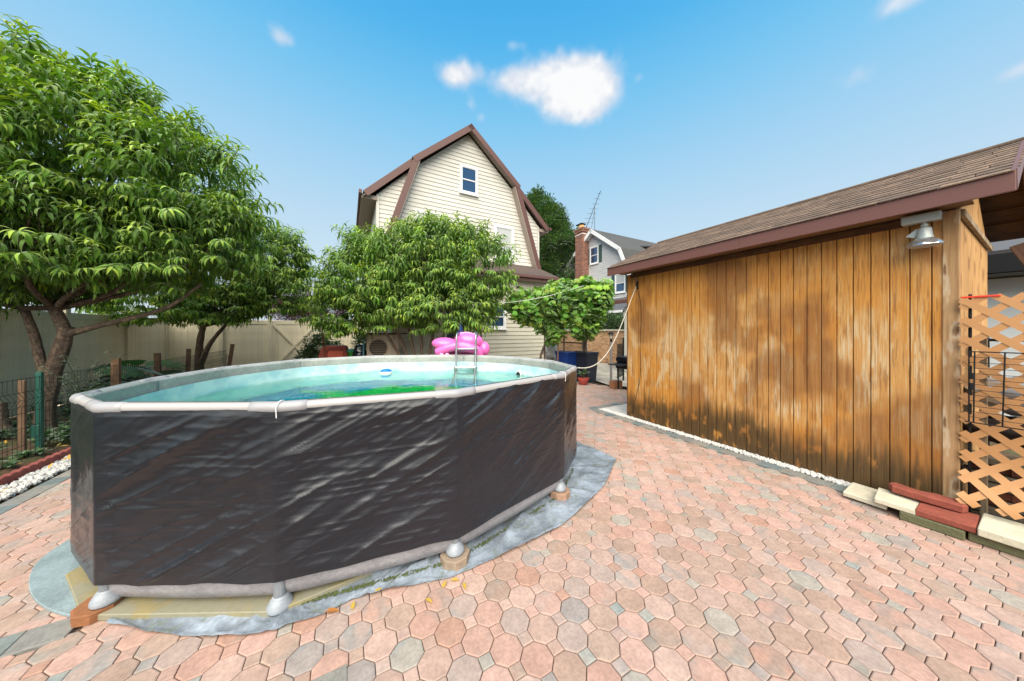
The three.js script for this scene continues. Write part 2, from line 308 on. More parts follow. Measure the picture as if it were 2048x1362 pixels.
// ---------- the round frame pool ----------
const RIM_Y = 1.138, RR = 0.028, WATER = 0.925;
const pool = thing('above_ground_pool', 'round frame pool wrapped in a wrinkled black tarp, filled with green water', 'pool');
pool.position.set(RC[0], 0, -RC[1]);
const rel = ([x, d]) => [x - RC[0], d - RC[1]];
const rimL = RIM.map(rel);
const rimM = std({ color: col(160, 157, 157), roughness: 0.42, bumpMap: roughTex, bumpScale: 0.0006 }), sleeveM = std({ color: col(150, 149, 152), roughness: 0.4, bumpMap: roughTex, bumpScale: 0.0006 });
{
  const n = rimL.length, P = rimL.map(([x, d]) => V(x, RIM_Y, -d));
  for (let i = 0; i < n; i++) {
    const a = P[i], b = P[(i + 1) % n], c = P[(i + n - 1) % n];
    part('rim_beam', tube([a, b], RR, 14), rimM, pool);
    const reach = Math.min(0.14, a.distanceTo(b) * 0.3), back = Math.min(0.14, a.distanceTo(c) * 0.3);
    const s = a.clone().lerp(c, back / a.distanceTo(c)), e = a.clone().lerp(b, reach / a.distanceTo(b));
    part('rim_sleeve', tube([s, s.clone().lerp(a, 0.7), a.clone(), e.clone().lerp(a, 0.7), e], RR + 0.004, 14, 10), sleeveM, pool);
  }
}
// tarp round the outside: hung from the rim, creased on the slant
{
  const base = offsetPoly(rimL, 0.016), n = base.length, seg = [], STEP = 0.008;
  let per = 0; for (let i = 0; i < n; i++) { const a = base[i], b = base[(i + 1) % n], l = Math.hypot(b[0] - a[0], b[1] - a[1]); seg.push([a, b, l, per]); per += l; }
  const cols = Math.round(per / STEP), y1 = RIM_Y + 0.005, y0 = 0.185, rows = 125, pos = [], uv = [], idx = [];
  const ridge = (x, y, s) => 1 - Math.abs(2 * vn(x, y, s) - 1);
  for (let i = 0; i <= cols; i++) {
    const u = i / cols * per; let k = 0; while (k < n - 1 && seg[k + 1][3] <= u) k++;
    const [a, b, l, u0] = seg[k], t = clamp((u - u0) / l), nx = (b[1] - a[1]) / l, nd = -(b[0] - a[0]) / l;
    const uu = i === cols ? 0 : u; // closes on itself
    const edge = Math.min(t * l, (1 - t) * l), soft = ss(0, 0.12, edge);
    for (let j = 0; j <= rows; j++) {
      const v = j / rows, wav = 0.012 * (fbm(uu * 2.3, 1, 3, 91) - 0.5);
      const yy = lerp(y0 + wav + 0.01 * (vn(uu * 6, 3, 93) - 0.5), y1, v);
      const ca = 0.88, sa = 0.47, p = uu * ca + yy * sa, q = -uu * sa + yy * ca, wq = q + 0.05 * (fbm(p * 1.2, q * 1.2, 3, 94) - 0.5);
      const amp = 0.35 + 0.65 * ss(0.35, 0.7, fbm(uu * 1.1, yy * 1.3, 2, 99));
      let d = amp * (0.022 * Math.pow(ridge(p * 0.75, wq * 8, 95), 4) + 0.014 * Math.pow(ridge(p * 1.0, wq * 14, 96), 4) + 0.006 * Math.pow(ridge(p * 2.2, wq * 30, 100), 4)) + 0.010 * (fbm(uu * 3, yy * 5, 3, 97) - 0.5) + 0.0045 * Math.pow(ridge(uu * 1.8, yy * 26, 98), 4);
      if (k === 0) d += 0.006 * (fbm(uu * 14, yy * 9, 4, 103) - 0.5) + 0.006 * Math.pow(ridge(uu * 7, yy * 4 + uu * 3, 104), 2);
      if (k === 0 || k === n - 1) d *= 0.5;
      d -= 0.014 * soft * Math.sin(Math.PI * v); // sags inwards between the legs
      d *= (ss(1, 0.93, v) * 0.9 + 0.1) * (0.3 + 0.7 * soft) * (0.25 + 0.75 * ss(0, 0.07, v));
      const x = lerp(a[0], b[0], t) + nx * (0.008 + d), dd = lerp(a[1], b[1], t) + nd * (0.008 + d);
      pos.push(x, yy, -dd); uv.push(uu, yy);
    }
  }
  for (let i = 0; i < cols; i++) for (let j = 0; j < rows; j++) { const a = i * (rows + 1) + j, b = a + rows + 1; idx.push(a, b, a + 1, b, b + 1, a + 1); }
  const g = new THREE.BufferGeometry(); g.setAttribute('position', new THREE.Float32BufferAttribute(pos, 3)); g.setAttribute('uv', new THREE.Float32BufferAttribute(uv, 2)); g.setIndex(idx); g.computeVertexNormals();
  const weave = grey(512, 512, (x, y) => { const a = Math.sin(x * 512 * Math.PI / 2) * 0.5 + 0.5, b = Math.sin(y * 512 * Math.PI / 2) * 0.5 + 0.5; return 0.35 * a + 0.35 * b + 0.5 * fbm(x * 6, y * 60, 3, 105, 6, 60) ; });
  const tarpT = tex(1024, 512, (x, y) => { // black woven plastic, with scuffs and dusty threads
    const m = fbm(x * 5, y * 4, 4, 106, 5, 4), th = fbm(x * 20, y * 200, 2, 107, 20, 200), tv = fbm(x * 300, y * 30, 2, 108, 300, 30), sc = ss(0.7, 0.82, fbm(x * 60, y * 40, 3, 109, 60, 40)) * ss(0.5, 0.7, m);
    const t = 0.34 + 0.5 * (m - 0.5) + 0.5 * (th - 0.5) + 0.25 * (tv - 0.5); return mix3(mix3([10, 14, 23], [28, 33, 44], t), [120, 120, 124], sc * 0.12);
  });
  tarpT.repeat.set(0.33, 0.55); weave.repeat.set(2.2, 2.2);
  part('tarp_cover', g, phy({ map: tarpT, roughness: 0.3, clearcoat: 0.35, clearcoatRoughness: 0.16, bumpMap: weave, bumpScale: 0.0014, side: THREE.DoubleSide }), pool);
  // cords that tie the tarp to the rim
  const white = std({ color: col(225, 225, 228), roughness: 0.7 });
  for (const [i, s] of [[2, 0.02], [4, 0.0]]) {
    const a = rimL[i], x = a[0] + s, d = a[1], o = Math.hypot(a[0], a[1]), ox = a[0] / o, od = a[1] / o, pts = [];
    for (let k = 0; k <= 12; k++) { const q = k / 12 * Math.PI * 1.25; pts.push(V(x + ox * 0.038 * Math.cos(q - 0.3), RIM_Y + 0.038 * Math.sin(q - 0.3), -(d + od * 0.038 * Math.cos(q - 0.3)))); }
    pts.unshift(V(x + ox * 0.034, RIM_Y - 0.05, -(d + od * 0.034)));
    part('tie_cord', tube(pts, 0.0026, 5), white, pool);
  }
}
// lower liner: grey vinyl that bulges below the tarp
{
  const prof = [[-0.055, 0.42], [-0.03, 0.3], [-0.012, 0.2], [-0.01, 0.13], [-0.03, 0.075], [-0.075, 0.045], [-0.13, 0.035]], polys = prof.map(([o, y]) => [offsetPoly(rimL, o), y]), n = rimL.length, SUB = 10, pos = [], idx = [], uv = [], W = n * SUB;
  polys.forEach(([P, y], r) => { for (let i = 0; i <= W; i++) { const k = Math.floor(i / SUB) % n, t = (i % SUB) / SUB, a = P[k], b = P[(k + 1) % n], bul = Math.sin(t * Math.PI) * 0.014 * (r < 5 ? 1 : 0.4), l = Math.hypot(b[0] - a[0], b[1] - a[1]); pos.push(lerp(a[0], b[0], t) + (b[1] - a[1]) / l * bul, y + 0.004 * (vn(i * 0.8, r, 110) - 0.5), -(lerp(a[1], b[1], t) - (b[0] - a[0]) / l * bul)); uv.push(i * 0.08, y); } });
  for (let r = 0; r < polys.length - 1; r++) for (let i = 0; i < W; i++) { const a = r * (W + 1) + i, b = a + W + 1; idx.push(a, b, a + 1, b, b + 1, a + 1); }
  const g = new THREE.BufferGeometry(); g.setAttribute('position', new THREE.Float32BufferAttribute(pos, 3)); g.setAttribute('uv', new THREE.Float32BufferAttribute(uv, 2)); g.setIndex(idx); g.computeVertexNormals();
  part('outer_liner', g, std({ color: col(158, 158, 165), map: mottle, roughness: 0.5, side: THREE.DoubleSide }), pool);
}
// inner liner: grey top band, pale tile print below it, blue floor with green algae
const innerL = offsetPoly(rimL, -0.075);
{
  const n = innerL.length, SUB = 8, W = n * SUB;
  const wall = (y0, y1, rows, out, puff = 0.02) => {
    const pos = [], uv = [], idx = []; let u = 0;
    for (let i = 0; i <= W; i++) {
      const k = Math.floor(i / SUB) % n, t = (i % SUB) / SUB, a = innerL[k], b = innerL[(k + 1) % n], l = Math.hypot(b[0] - a[0], b[1] - a[1]), bul = Math.sin(t * Math.PI) * puff;
      for (let r = 0; r <= rows; r++) { const y = lerp(y0, y1, r / rows), w = 0.008 * (fbm(u * 3, y * 5, 3, 111) - 0.5) + out(r / rows); pos.push(lerp(a[0], b[0], t) + (b[1] - a[1]) / l * (bul + w), y + (r === 0 ? 0.01 * (fbm(u * 1.7, 4, 2, 112) - 0.5) : 0), -(lerp(a[1], b[1], t) - (b[0] - a[0]) / l * (bul + w))); uv.push(u, y); }
      u += l / SUB;
    }
    for (let i = 0; i < W; i++) for (let r = 0; r < rows; r++) { const a = i * (rows + 1) + r, b = a + rows + 1; idx.push(a, b, a + 1, b, b + 1, a + 1); }
    const g = new THREE.BufferGeometry(); g.setAttribute('position', new THREE.Float32BufferAttribute(pos, 3)); g.setAttribute('uv', new THREE.Float32BufferAttribute(uv, 2)); g.setIndex(idx); g.computeVertexNormals(); return g;
  };
  part('liner_band', wall(1.055, RIM_Y + 0.033, 12, (t) => 0.03 + 0.006 * t + 0.034 * ss(0.75, 1, t), 0.002), std({ color: col(176, 182, 180), map: mottle, roughness: 0.4, side: THREE.DoubleSide }), pool);
  const tileT = tex(1024, 512, (u, v) => {
    const x = u * 28, y = v * 20, ix = Math.floor(x + (Math.floor(y) % 2) * 0.5), iy = Math.floor(y), k = h2(ix % 28, iy, 7), n = fbm(u * 40, v * 40, 3, 113, 40, 40), m = fbm(u * 9, v * 16, 3, 114, 9, 16);
    return mix3([206, 232, 234], [150, 202, 214], clamp(k * 0.5 + (m - 0.45) * 1.4 + (n - 0.5) * 0.4));
  });
  tileT.repeat.set(0.5, 0.8);
  part('liner_wall', wall(0.1, 1.062, 20, () => 0, 0.016), std({ map: tileT, roughness: 0.35, side: THREE.DoubleSide }), pool);
  const floorT = tex(512, 512, (u, v) => {
    const x = (u - 0.5) * 2, y = (v - 0.5) * 2, m = fbm(u * 7, v * 7, 5, 115), n = fbm(u * 46, v * 46, 3, 116), al = ss(0.22, 0.5, 1.02 - Math.hypot(x * 0.95 + 0.05, y * 1.1 + 0.12) + (m - 0.5) * 0.9);
    return mix3(mix3([0, 138, 206], [6, 160, 216], n), mix3([4, 178, 84], [20, 204, 96], n), al * 0.92);
  });
  const g = new THREE.ShapeGeometry(new THREE.Shape(offsetPoly(rimL, -0.055).map(([x, d]) => new THREE.Vector2(x, d)))); g.rotateX(-Math.PI / 2); g.translate(0, 0.101, 0);
  const p = g.attributes.position, uv = g.attributes.uv; for (let i = 0; i < p.count; i++) uv.setXY(i, p.getX(i) / 4.2 + 0.5, -p.getZ(i) / 3.8 + 0.5);
  part('liner_floor', g, std({ map: floorT, roughness: 0.6, side: THREE.DoubleSide }), pool);
  // return fitting on the far wall
  const f = sub('return_fitting', pool); f.position.set(0.1 - RC[0], 0.93, -(4.33 - RC[1])); f.rotation.y = -0.85;
  part('flange', new THREE.TorusGeometry(0.045, 0.016, 8, 20), std({ color: col(205, 210, 210), roughness: 0.4 }), f);
  part('nozzle', C(0.036, 0.03, 0.04, 16).rotateX(Math.PI / 2), std({ color: col(40, 46, 46), roughness: 0.5 }), f);
}
// legs, with bell feet
{
  const legM = std({ color: col(142, 150, 160), map: mottle, roughness: 0.4 }), footM = std({ color: col(165, 174, 186), map: mottle, roughness: 0.45 });
  const bell = lathe([[0.036, 0.125], [0.05, 0.118], [0.062, 0.1], [0.078, 0.075], [0.092, 0.045], [0.094, 0.02], [0.088, 0.002], [0, 0.0]], 20);
  const blockG = paverGeo(Array.from({ length: 8 }, (_, i) => { const q = (i + 0.5) / 8 * Math.PI * 2; return [Math.cos(q) * 0.1, Math.sin(q) * 0.1]; }), 0.005, 0.062), bm = [std({ color: col(188, 142, 116), map: paverTex, roughness: 0.9 }), std({ color: col(176, 146, 124), map: paverTex, roughness: 0.9 }), std({ color: col(172, 106, 66), map: paverTex, roughness: 0.9 })];
  const O = offsetPoly(rimL, -0.022);
  for (const [i, lift] of [[1, 0.055], [2, 0.012], [3, 0.062], [4, 0.062], [6, 0.012], [8, 0.012], [10, 0.012], [12, 0.012]]) {
    const [x, d] = O[i];
    const leg = part('leg', C(0.031, 0.031, RIM_Y - 0.03 - lift, 14, x, (RIM_Y - 0.03 + lift) / 2 + 0.03, -d), legM, pool);
    part('foot', bell.clone().scale(0.66, 0.62, 0.66).translate(x, lift, -d), footM, leg);
    if (lift > 0.03) {
      const b = solo('paver_block', mUV(blockG.clone(), 1), bm[i === 1 ? 2 : i % 2], i === 1 ? 'orange-brown octagon paver under the pool leg beside the pale round mat' : i === 3 ? 'pinkish octagon paver under the pool leg, the one with yellow leaves around it' : 'octagon paver under the pool leg on the wide silver tarp', 'paver', 'pavers propping the pool legs');
      b.position.set(x + RC[0] + (i === 1 ? -0.04 : 0), lift, -(d + RC[1])); b.rotation.y = i; if (i === 1) b.scale.set(1, 0.86, 1);
    }
  }
}
{ // water: a solid body of slightly green water
  const P = offsetPoly(rimL, -0.045).map(([x, d]) => [x, d]), g = prism(P, WATER - 0.09, 0); g.rotateX(-Math.PI / 2); g.translate(0, 0.09, 0);
  const ripple = grey(512, 512, (u, v) => 0.6 * fbm(u * 10, v * 16, 4, 117, 10, 16) + 0.4 * fbm(u * 26, v * 40, 3, 118, 26, 40)); ripple.repeat.set(0.5, 0.5);
  const w = struct('pool_water', g, phy({ color: 0xffffff, transmission: 1, thickness: 1, ior: 1.33, specularIntensity: 0.5, roughness: 0.015, attenuationColor: new THREE.Color().setRGB(0.42, 0.95, 0.76), attenuationDistance: 1.5, bumpMap: ripple, bumpScale: 0.003 }));
  w.position.set(RC[0], 0, -RC[1]);
}
// stained mat and tarp that the pool stands on
{
  const stain = tex(512, 512, (u, v) => { const m = fbm(u * 6, v * 6, 4, 131, 6, 6), n = fbm(u * 40, v * 40, 3, 132, 40, 40); return mix3(mix3([132, 128, 110], [140, 128, 92], ss(0.42, 0.66, m)), [122, 118, 92], ss(0.5, 0.75, n) * 0.4); });
  const P = offsetPoly(RIM, 0.03); P[0] = [-2.8, 1.87]; P[1] = [-2.31, 1.6]; const hid = offsetPoly(RIM, -0.2); for (let i = 3; i < 13; i++) P[i] = hid[i];
  const g = prism(P, 0.026, 0.004); g.rotateX(-Math.PI / 2); g.translate(0, 0.006, 0);
  solo('pool_base_mat', mUV(g, 0.8), std({ map: stain, roughness: 0.75 }), 'yellow-stained flat base mat showing under the pool wall', 'mat');
  // silver-blue ground tarp with folds
  const T = [[0.92, 4.18], [1.25, 3.58], [0.99, 3.1], [0.81, 2.84], [0.42, 2.39], [-0.08, 2.04], [-0.39, 1.88], [-0.67, 1.8], [-0.93, 1.72], [-1.08, 1.61], [-1.25, 1.54], [-1.52, 1.5], [-1.86, 1.53], [-2.15, 1.58]];
  const I = offsetPoly(RIM, -0.3), inner = [I[6], I[5], I[5], I[4], I[4], I[4], I[3], I[3], I[3], I[2], I[2], I[2], I[1], I[1]];
  const NU = 260, NV = 46, pos = [], uv = [], idx = [];
  const at = (L, t) => { const k = Math.min(L.length - 2, Math.floor(t * (L.length - 1))), f = t * (L.length - 1) - k; return [lerp(L[k][0], L[k + 1][0], f), lerp(L[k][1], L[k + 1][1], f)]; };
  for (let i = 0; i <= NU; i++) for (let j = 0; j <= NV; j++) {
    const t = i / NU, s = j / NV, o = at(T, t), c = at(inner, t), k = 1 - s * (1 + 0.05 * (fbm(t * 30, 2, 3, 133) - 0.5));
    const x = lerp(o[0], c[0], k), d = lerp(o[1], c[1], k);
    const f1 = 1 - Math.abs(2 * vn(t * 24, s * 2.5, 134) - 1), f2 = 1 - Math.abs(2 * vn(t * 70, s * 9, 135) - 1);
    const y = 0.0055 + 0.018 * Math.pow(f1, 4) * ss(0.05, 0.5, s) + 0.006 * Math.pow(f2, 4) + (s > 0.97 ? 0.003 : 0);
    pos.push(x, y, -d); uv.push(x, d);
  }
  for (let i = 0; i < NU; i++) for (let j = 0; j < NV; j++) { const a = i * (NV + 1) + j, b = a + NV + 1; idx.push(a, b, a + 1, b, b + 1, a + 1); }
  const tg = new THREE.BufferGeometry(); tg.setAttribute('position', new THREE.Float32BufferAttribute(pos, 3)); tg.setAttribute('uv', new THREE.Float32BufferAttribute(uv, 2)); tg.setIndex(idx); tg.computeVertexNormals();
  const silver = tex(512, 512, (u, v) => { const m = fbm(u * 8, v * 8, 5, 136, 8, 8), n = fbm(u * 70, v * 70, 3, 137, 70, 70), s = 0.84 + 0.5 * (m - 0.5) + 0.2 * (n - 0.5); return mix3([150 * s, 161 * s, 174 * s], [104, 112, 92], ss(0.6, 0.78, fbm(u * 20, v * 20, 4, 138, 20, 20)) * 0.45); });
  solo('ground_tarp', tg, std({ map: silver, roughness: 0.42, side: THREE.DoubleSide, bumpMap: roughTex, bumpScale: 0.002 }), 'crumpled silver-blue tarp spread on the pavers under the pool', 'tarp');
  // pale blue-grey round mat at the pool's corner
  const cr = [[-3.29, 2.27], [-3.25, 2.12], [-3.18, 2.0], [-3.04, 1.88], [-2.83, 1.755], [-2.6, 1.665], [-2.36, 1.62], [-2.2, 1.66], [-2.3, 1.9], [-2.7, 2.3], [-3.0, 2.45], [-3.2, 2.42]];
  const cv = new THREE.CatmullRomCurve3(cr.map(([x, d]) => V(x, d, 0)), true).getPoints(60).slice(0, -1).map((p) => [p.x, p.y]);
  const cg = prism(cv, 0.011, 0.003); cg.rotateX(-Math.PI / 2); cg.translate(0, 0.004, 0);
  solo('round_mat', mUV(cg, 0.8), std({ color: col(150, 170, 178), map: mottle, roughness: 0.5 }), 'pale blue-grey rubber mat curving out under the pool corner', 'mat');
}
// moss along the foot of the liner
{
  const r = rng(31), g = new THREE.IcosahedronGeometry(1, 0), n = 1500, m = shade(new THREE.InstancedMesh(g, std({ color: col(78, 88, 48), roughness: 1 }), n)), P = offsetPoly(RIM, -0.012), m4 = new THREE.Matrix4();
  for (let i = 0; i < n; i++) { const k = 2 + Math.floor(r() * 2.4), t = r(), a = P[k], b = P[k + 1], o = (r() - 0.3) * 0.02, x = lerp(a[0], b[0], t) + o * 0.5 + (r() - 0.5) * 0.015, d = lerp(a[1], b[1], t) - o + (r() - 0.5) * 0.015, s = 0.0016 + 0.0026 * r() * (vn(t * 14, k, 139) > 0.5 ? 1 : 0.2); m4.compose(V(x, 0.016, -d), new THREE.Quaternion(), V(s * 1.6, s * 0.7, s * 1.6)); m.setMatrixAt(i, m4); const c = 0.6 + 0.6 * r(); m.setColorAt(i, new THREE.Color(c, c, c * 0.9)); }
  m.name = 'moss'; scene.add(m); m.userData = { kind: 'stuff', label: 'low green moss along the foot of the pool liner', category: 'moss' };
}
// ---------- shed ----------
const SA = 4.48, SB = 0.4, SL = 3.35, SW = 2.3, SH = 2.58;
const wallT = tex(1100, 860, (u, v) => { // stained plywood siding: grain, worn patches, rain-splash mould at the foot
  const x = u * 3.4, y = v * 2.66, bi = Math.floor(x / 0.11552), bx = x - bi * 0.11552, k = h2(bi, 1, 141);
  const warp = fbm(x * 2.2, y * 1.1 + bi * 3.7, 3, 142);
  const cath = Math.sin((bx * 62 + warp * 17 + 4 * fbm(x * 5, y * 0.9, 3, 143)) * 3.1) * 0.5 + 0.5;
  const fine = fbm(x * 230, y * 5, 3, 144), streak = fbm(x * 34, y * 0.8, 4, 145), big = fbm(x * 1.1 + 3, y * 1.2, 4, 146), mid = fbm(x * 4.2, y * 2.6, 4, 147), pt = fbm(x * 9, y * 7, 5, 148);
  let c = mix3([176, 114, 42], [214, 156, 70], clamp(0.45 + 0.9 * (fine - 0.5) + 0.5 * (cath - 0.5) + 0.7 * (streak - 0.5) + 0.3 * (k - 0.5)));
  c = mix3(c, [128, 72, 26], ss(0.55, 0.85, cath) * 0.28 + ss(0.58, 0.8, streak) * 0.25);
  const near = 1 - x / 3.4; // the end by the lattice is the more weathered
  const band = ss(0.25, 0.7, y) * ss(2.15, 1.35, y);
  const worn = clamp(ss(0.44, 0.68, 0.45 * big + 0.55 * mid + 0.16 * band + 0.10 * near - 0.04 + 0.25 * (pt - 0.5)));
  c = mix3(c, mix3([178, 130, 76], [198, 160, 112], fine), worn * 0.6);
  const scuff = ss(0.56, 0.7, fbm(x * 11 + 2, y * 3.0, 5, 149) + 0.05 * band + 0.05 * near) * band;
  c = mix3(c, [200, 180, 148], scuff * (0.1 + 0.8 * ss(0.4, 0.62, fine)));
  c = mix3(c, [198, 168, 124], ss(0.6, 0.75, fbm(x * 60, y * 7, 4, 155)) * (0.15 + 0.4 * worn));
  c = mix3(c, [104, 64, 26], ss(0.58, 0.74, fbm(x * 90, y * 4.5, 4, 156)) * 0.38);
  const brown = ss(0.5, 0.72, fbm(x * 2.3, y * 1.8 + 7, 4, 150) + 0.14 * ss(1.5, 0.5, y));
  c = mix3(c, [112, 68, 28], brown * 0.5 * (0.5 + streak));
  const edge = 0.16 + 0.5 * fbm(x * 2.6, 3.3, 3, 151) + 0.26 * (fbm(x * 46, y * 2.4, 3, 152) - 0.5); // ragged upper edge of the mould
  const mould = ss(edge + 0.16, edge - 0.16, y) * ss(0.34, 0.6, fbm(x * 16, y * 7, 4, 153) + 0.16);
  c = mix3(c, mix3([48, 34, 16], [96, 72, 34], fine), mould * 0.9);
  return c;
}, true, false);
const wallM = std({ map: wallT, roughness: 0.62, bumpMap: grainTex, bumpScale: 0.0015 });
const shed = thing('wooden_shed', 'brown stained wooden shed with low shingle roof and grooved plank walls', 'shed');
atYard(shed, SA, SB); // local x into the shed, local z towards the camera
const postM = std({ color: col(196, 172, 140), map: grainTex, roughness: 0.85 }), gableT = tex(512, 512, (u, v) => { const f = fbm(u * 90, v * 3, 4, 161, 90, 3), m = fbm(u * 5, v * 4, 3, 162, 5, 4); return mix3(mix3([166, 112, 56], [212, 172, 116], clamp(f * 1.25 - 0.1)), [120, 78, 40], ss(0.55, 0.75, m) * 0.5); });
{
  const N = 29, w = SL / N;
  for (let i = 0; i < N; i++) { // each plank of the long wall
    const z0 = -(i * w) - w / 2, g = RB(0.02, SH - 0.02, w - 0.007, 0.003, -0.006 + (h2(i, 3) - 0.5) * 0.003, (SH - 0.02) / 2 + 0.02, z0), p = g.attributes.position, uv = g.attributes.uv;
    for (let k = 0; k < p.count; k++) uv.setXY(k, (-p.getZ(k)) / 3.4, p.getY(k) / 2.66);
    part('wall_plank', g, wallM, shed);
  }
  const dark = std({ color: col(104, 70, 38), roughness: 0.95 });
  part('wall_backing', B(0.03, SH, SL - 0.02, 0.02, SH / 2, -SL / 2), dark, shed);
  part('back_wall', B(0.03, SH, SL, SW - 0.02, SH / 2, -SL / 2), dark, shed);
  const rise = 0.66 / 1.45, gab = [[0.03, 0.02], [SW - 0.03, 0.02], [SW - 0.03, SH], [SW / 2, SH + rise * SW / 2], [0.03, SH]];
  const gM = std({ map: gableT, roughness: 0.75 });
  // gable end towards the camera, in planks
  for (let i = 0; i < 8; i++) {
    const x0 = 0.02 + i * 0.2825, x1 = Math.min(x0 + 0.277, SW - 0.01), top = (x) => SH + rise * (x < SW / 2 ? x : SW - x) - 0.02, pts = [[x0, 0.02], [x1, 0.02], [x1, top(x1)]];
    if (x0 < SW / 2 && x1 > SW / 2) pts.push([SW / 2, top(SW / 2)]); pts.push([x0, top(x0)]);
    part('gable_plank', mUV(prism(pts, 0.02, 0.002).translate(0, 0, -0.01), 0.8, i * 0.37), gM, shed);
  }
  part('gable_wall', prism(gab, 0.02).translate(0, 0, -SL), dark, shed);
  part('gable_trim', mUV(RB(SW, 0.06, 0.03, 0.006, SW / 2 + 0.02, SH - 0.03, 0.03), 0.8), postM, shed);
  // corner posts
  const cp = tex(512, 512, (u, v) => { const f = fbm(u * 160, v * 6, 4, 163, 160, 6), m = fbm(u * 26, v * 5, 4, 164, 26, 5); return mix3(mix3([138, 102, 66], [182, 148, 108], f), mix3([200, 186, 166], [98, 66, 40], ss(0.62, 0.75, m)), ss(0.5, 0.68, m) * 0.7); });
  part('corner_post', mUV(RB(0.04, SH, 0.085, 0.006, -0.004, SH / 2, -0.02), 1.3), std({ map: cp, roughness: 0.85 }), shed);
  part('corner_post', mUV(RB(0.09, SH, 0.05, 0.006, 0.035, SH / 2, -SL + 0.005), 1), std({ color: col(132, 82, 44), map: grainTex, roughness: 0.8 }), shed);
  part('top_rail', B(0.024, 0.07, SL - 0.2, -0.022, SH - 0.035, -SL / 2 - 0.02), std({ color: col(112, 76, 44), map: grainTex, roughness: 0.85 }), shed);
  // roof: eave 0.3 out, verges 0.27 and 0.2 past the ends
  const z1 = 0.27, z0 = -SL - 0.2, E = 0.3, yE = 2.7, len = z1 - z0, run = SW / 2 + E, slope = Math.atan(rise), SLn = run / Math.cos(slope);
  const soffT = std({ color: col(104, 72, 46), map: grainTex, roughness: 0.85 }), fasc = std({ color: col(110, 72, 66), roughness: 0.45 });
  const under = (s) => { const g = B(SLn - 0.02, 0.02, len - 0.01, -(SLn) / 2 * s, -0.03, (z0 + z1) / 2); g.rotateZ(slope * s); g.translate(SW / 2, yE + run * rise, 0); return g; };
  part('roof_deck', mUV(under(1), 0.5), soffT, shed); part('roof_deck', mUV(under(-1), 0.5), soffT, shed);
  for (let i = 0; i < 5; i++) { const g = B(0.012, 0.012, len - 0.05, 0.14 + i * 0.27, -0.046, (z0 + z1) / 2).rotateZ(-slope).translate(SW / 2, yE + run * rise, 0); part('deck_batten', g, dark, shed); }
  part('soffit', mUV(B(E - 0.02, 0.015, len - 0.3, -E / 2, SH + 0.02, -SL / 2), 0.5), std({ color: col(150, 112, 70), map: grainTex, roughness: 0.85 }), shed);
  part('fascia_board', RB(0.024, 0.15, 1.72, 0.004, -E - 0.002, yE - 0.062, z1 - 0.86), fasc, shed);
  part('fascia_board', RB(0.024, 0.15, len - 1.722, 0.004, -E - 0.002, yE - 0.062, z1 - 1.722 - (len - 1.722) / 2), fasc, shed);
  for (const s of [1, -1]) for (const z of [z1 - 0.008, z0 + 0.008]) { const g = B(SLn, 0.15, 0.022, -SLn / 2 * s, -0.055, 0).rotateZ(slope * s).translate(SW / 2, yE + run * rise, z); part('verge_board', g, fasc, shed); }
  // shingles, tab by tab on the slope in view
  const shT = tex(256, 256, (u, v) => { const n = fbm(u * 120, v * 120, 2, 165, 120, 120), m = fbm(u * 6, v * 6, 3, 166, 6, 6), s = 0.78 + 0.5 * (n - 0.5) + 0.35 * (m - 0.5); return [255 * s, 246 * s, 238 * s]; });
  const shM = [[146, 126, 110], [132, 114, 100], [156, 134, 116], [124, 108, 97], [142, 122, 108]].map((c) => std({ color: col(...c), map: shT, roughness: 0.95, bumpMap: roughTex, bumpScale: 0.003 }));
  const rows = 12, ex = SLn / rows, r = rng(15), tab = [0, 1, 2, 3].map((i) => mUV(B(ex + 0.03, 0.009, 0.318 - 0.006 - i * 0.0012), 0.5, i * 0.31, i * 0.17));
  for (let i = 0; i < rows; i++) {
    const tabs = Math.ceil(len / 0.318) + 1, shift = (i % 2) * 0.159 + (r() - 0.5) * 0.06;
    for (let j = 0; j < tabs; j++) {
      let za = z1 + 0.01 - j * 0.318 + shift, zb = za - 0.312; za = Math.min(za, z1 + 0.012); zb = Math.max(zb, z0 - 0.012); if (za - zb < 0.03) continue;
      const m = part('shingle', tab[Math.floor(r() * 4)], shM[Math.floor(r() * 5)], shed), t = ex * (i + 0.5) - SLn - 0.012, y = 0.012 + (r() - 0.5) * 0.002;
      m.scale.z = (za - zb) / 0.312; m.rotation.z = slope - 0.055;
      m.position.set(SW / 2 + Math.cos(slope) * t - Math.sin(slope) * y, yE + run * rise + Math.sin(slope) * t + Math.cos(slope) * y, (za + zb) / 2);
    }
  }
  const farS = []; for (let i = 0; i < rows; i++) { const g = B(ex + 0.03, 0.009, len + 0.02, ex * (i + 0.5), 0, (z0 + z1) / 2); g.rotateZ(-slope + 0.0); farS.push(g.translate(SW / 2 + 0.012 * Math.sin(slope), yE + run * rise + 0.006 + (i % 2) * 0.003, 0)); }
  part('far_roof_slope', mUV(M(farS), 0.5), shM[0], shed);
  part('ridge_cap', mUV(tube([V(SW / 2, yE + run * rise + 0.012, z1 + 0.01), V(SW / 2, yE + run * rise + 0.012, z0 - 0.01)], 0.035, 6), 0.4), shM[3], shed);
}
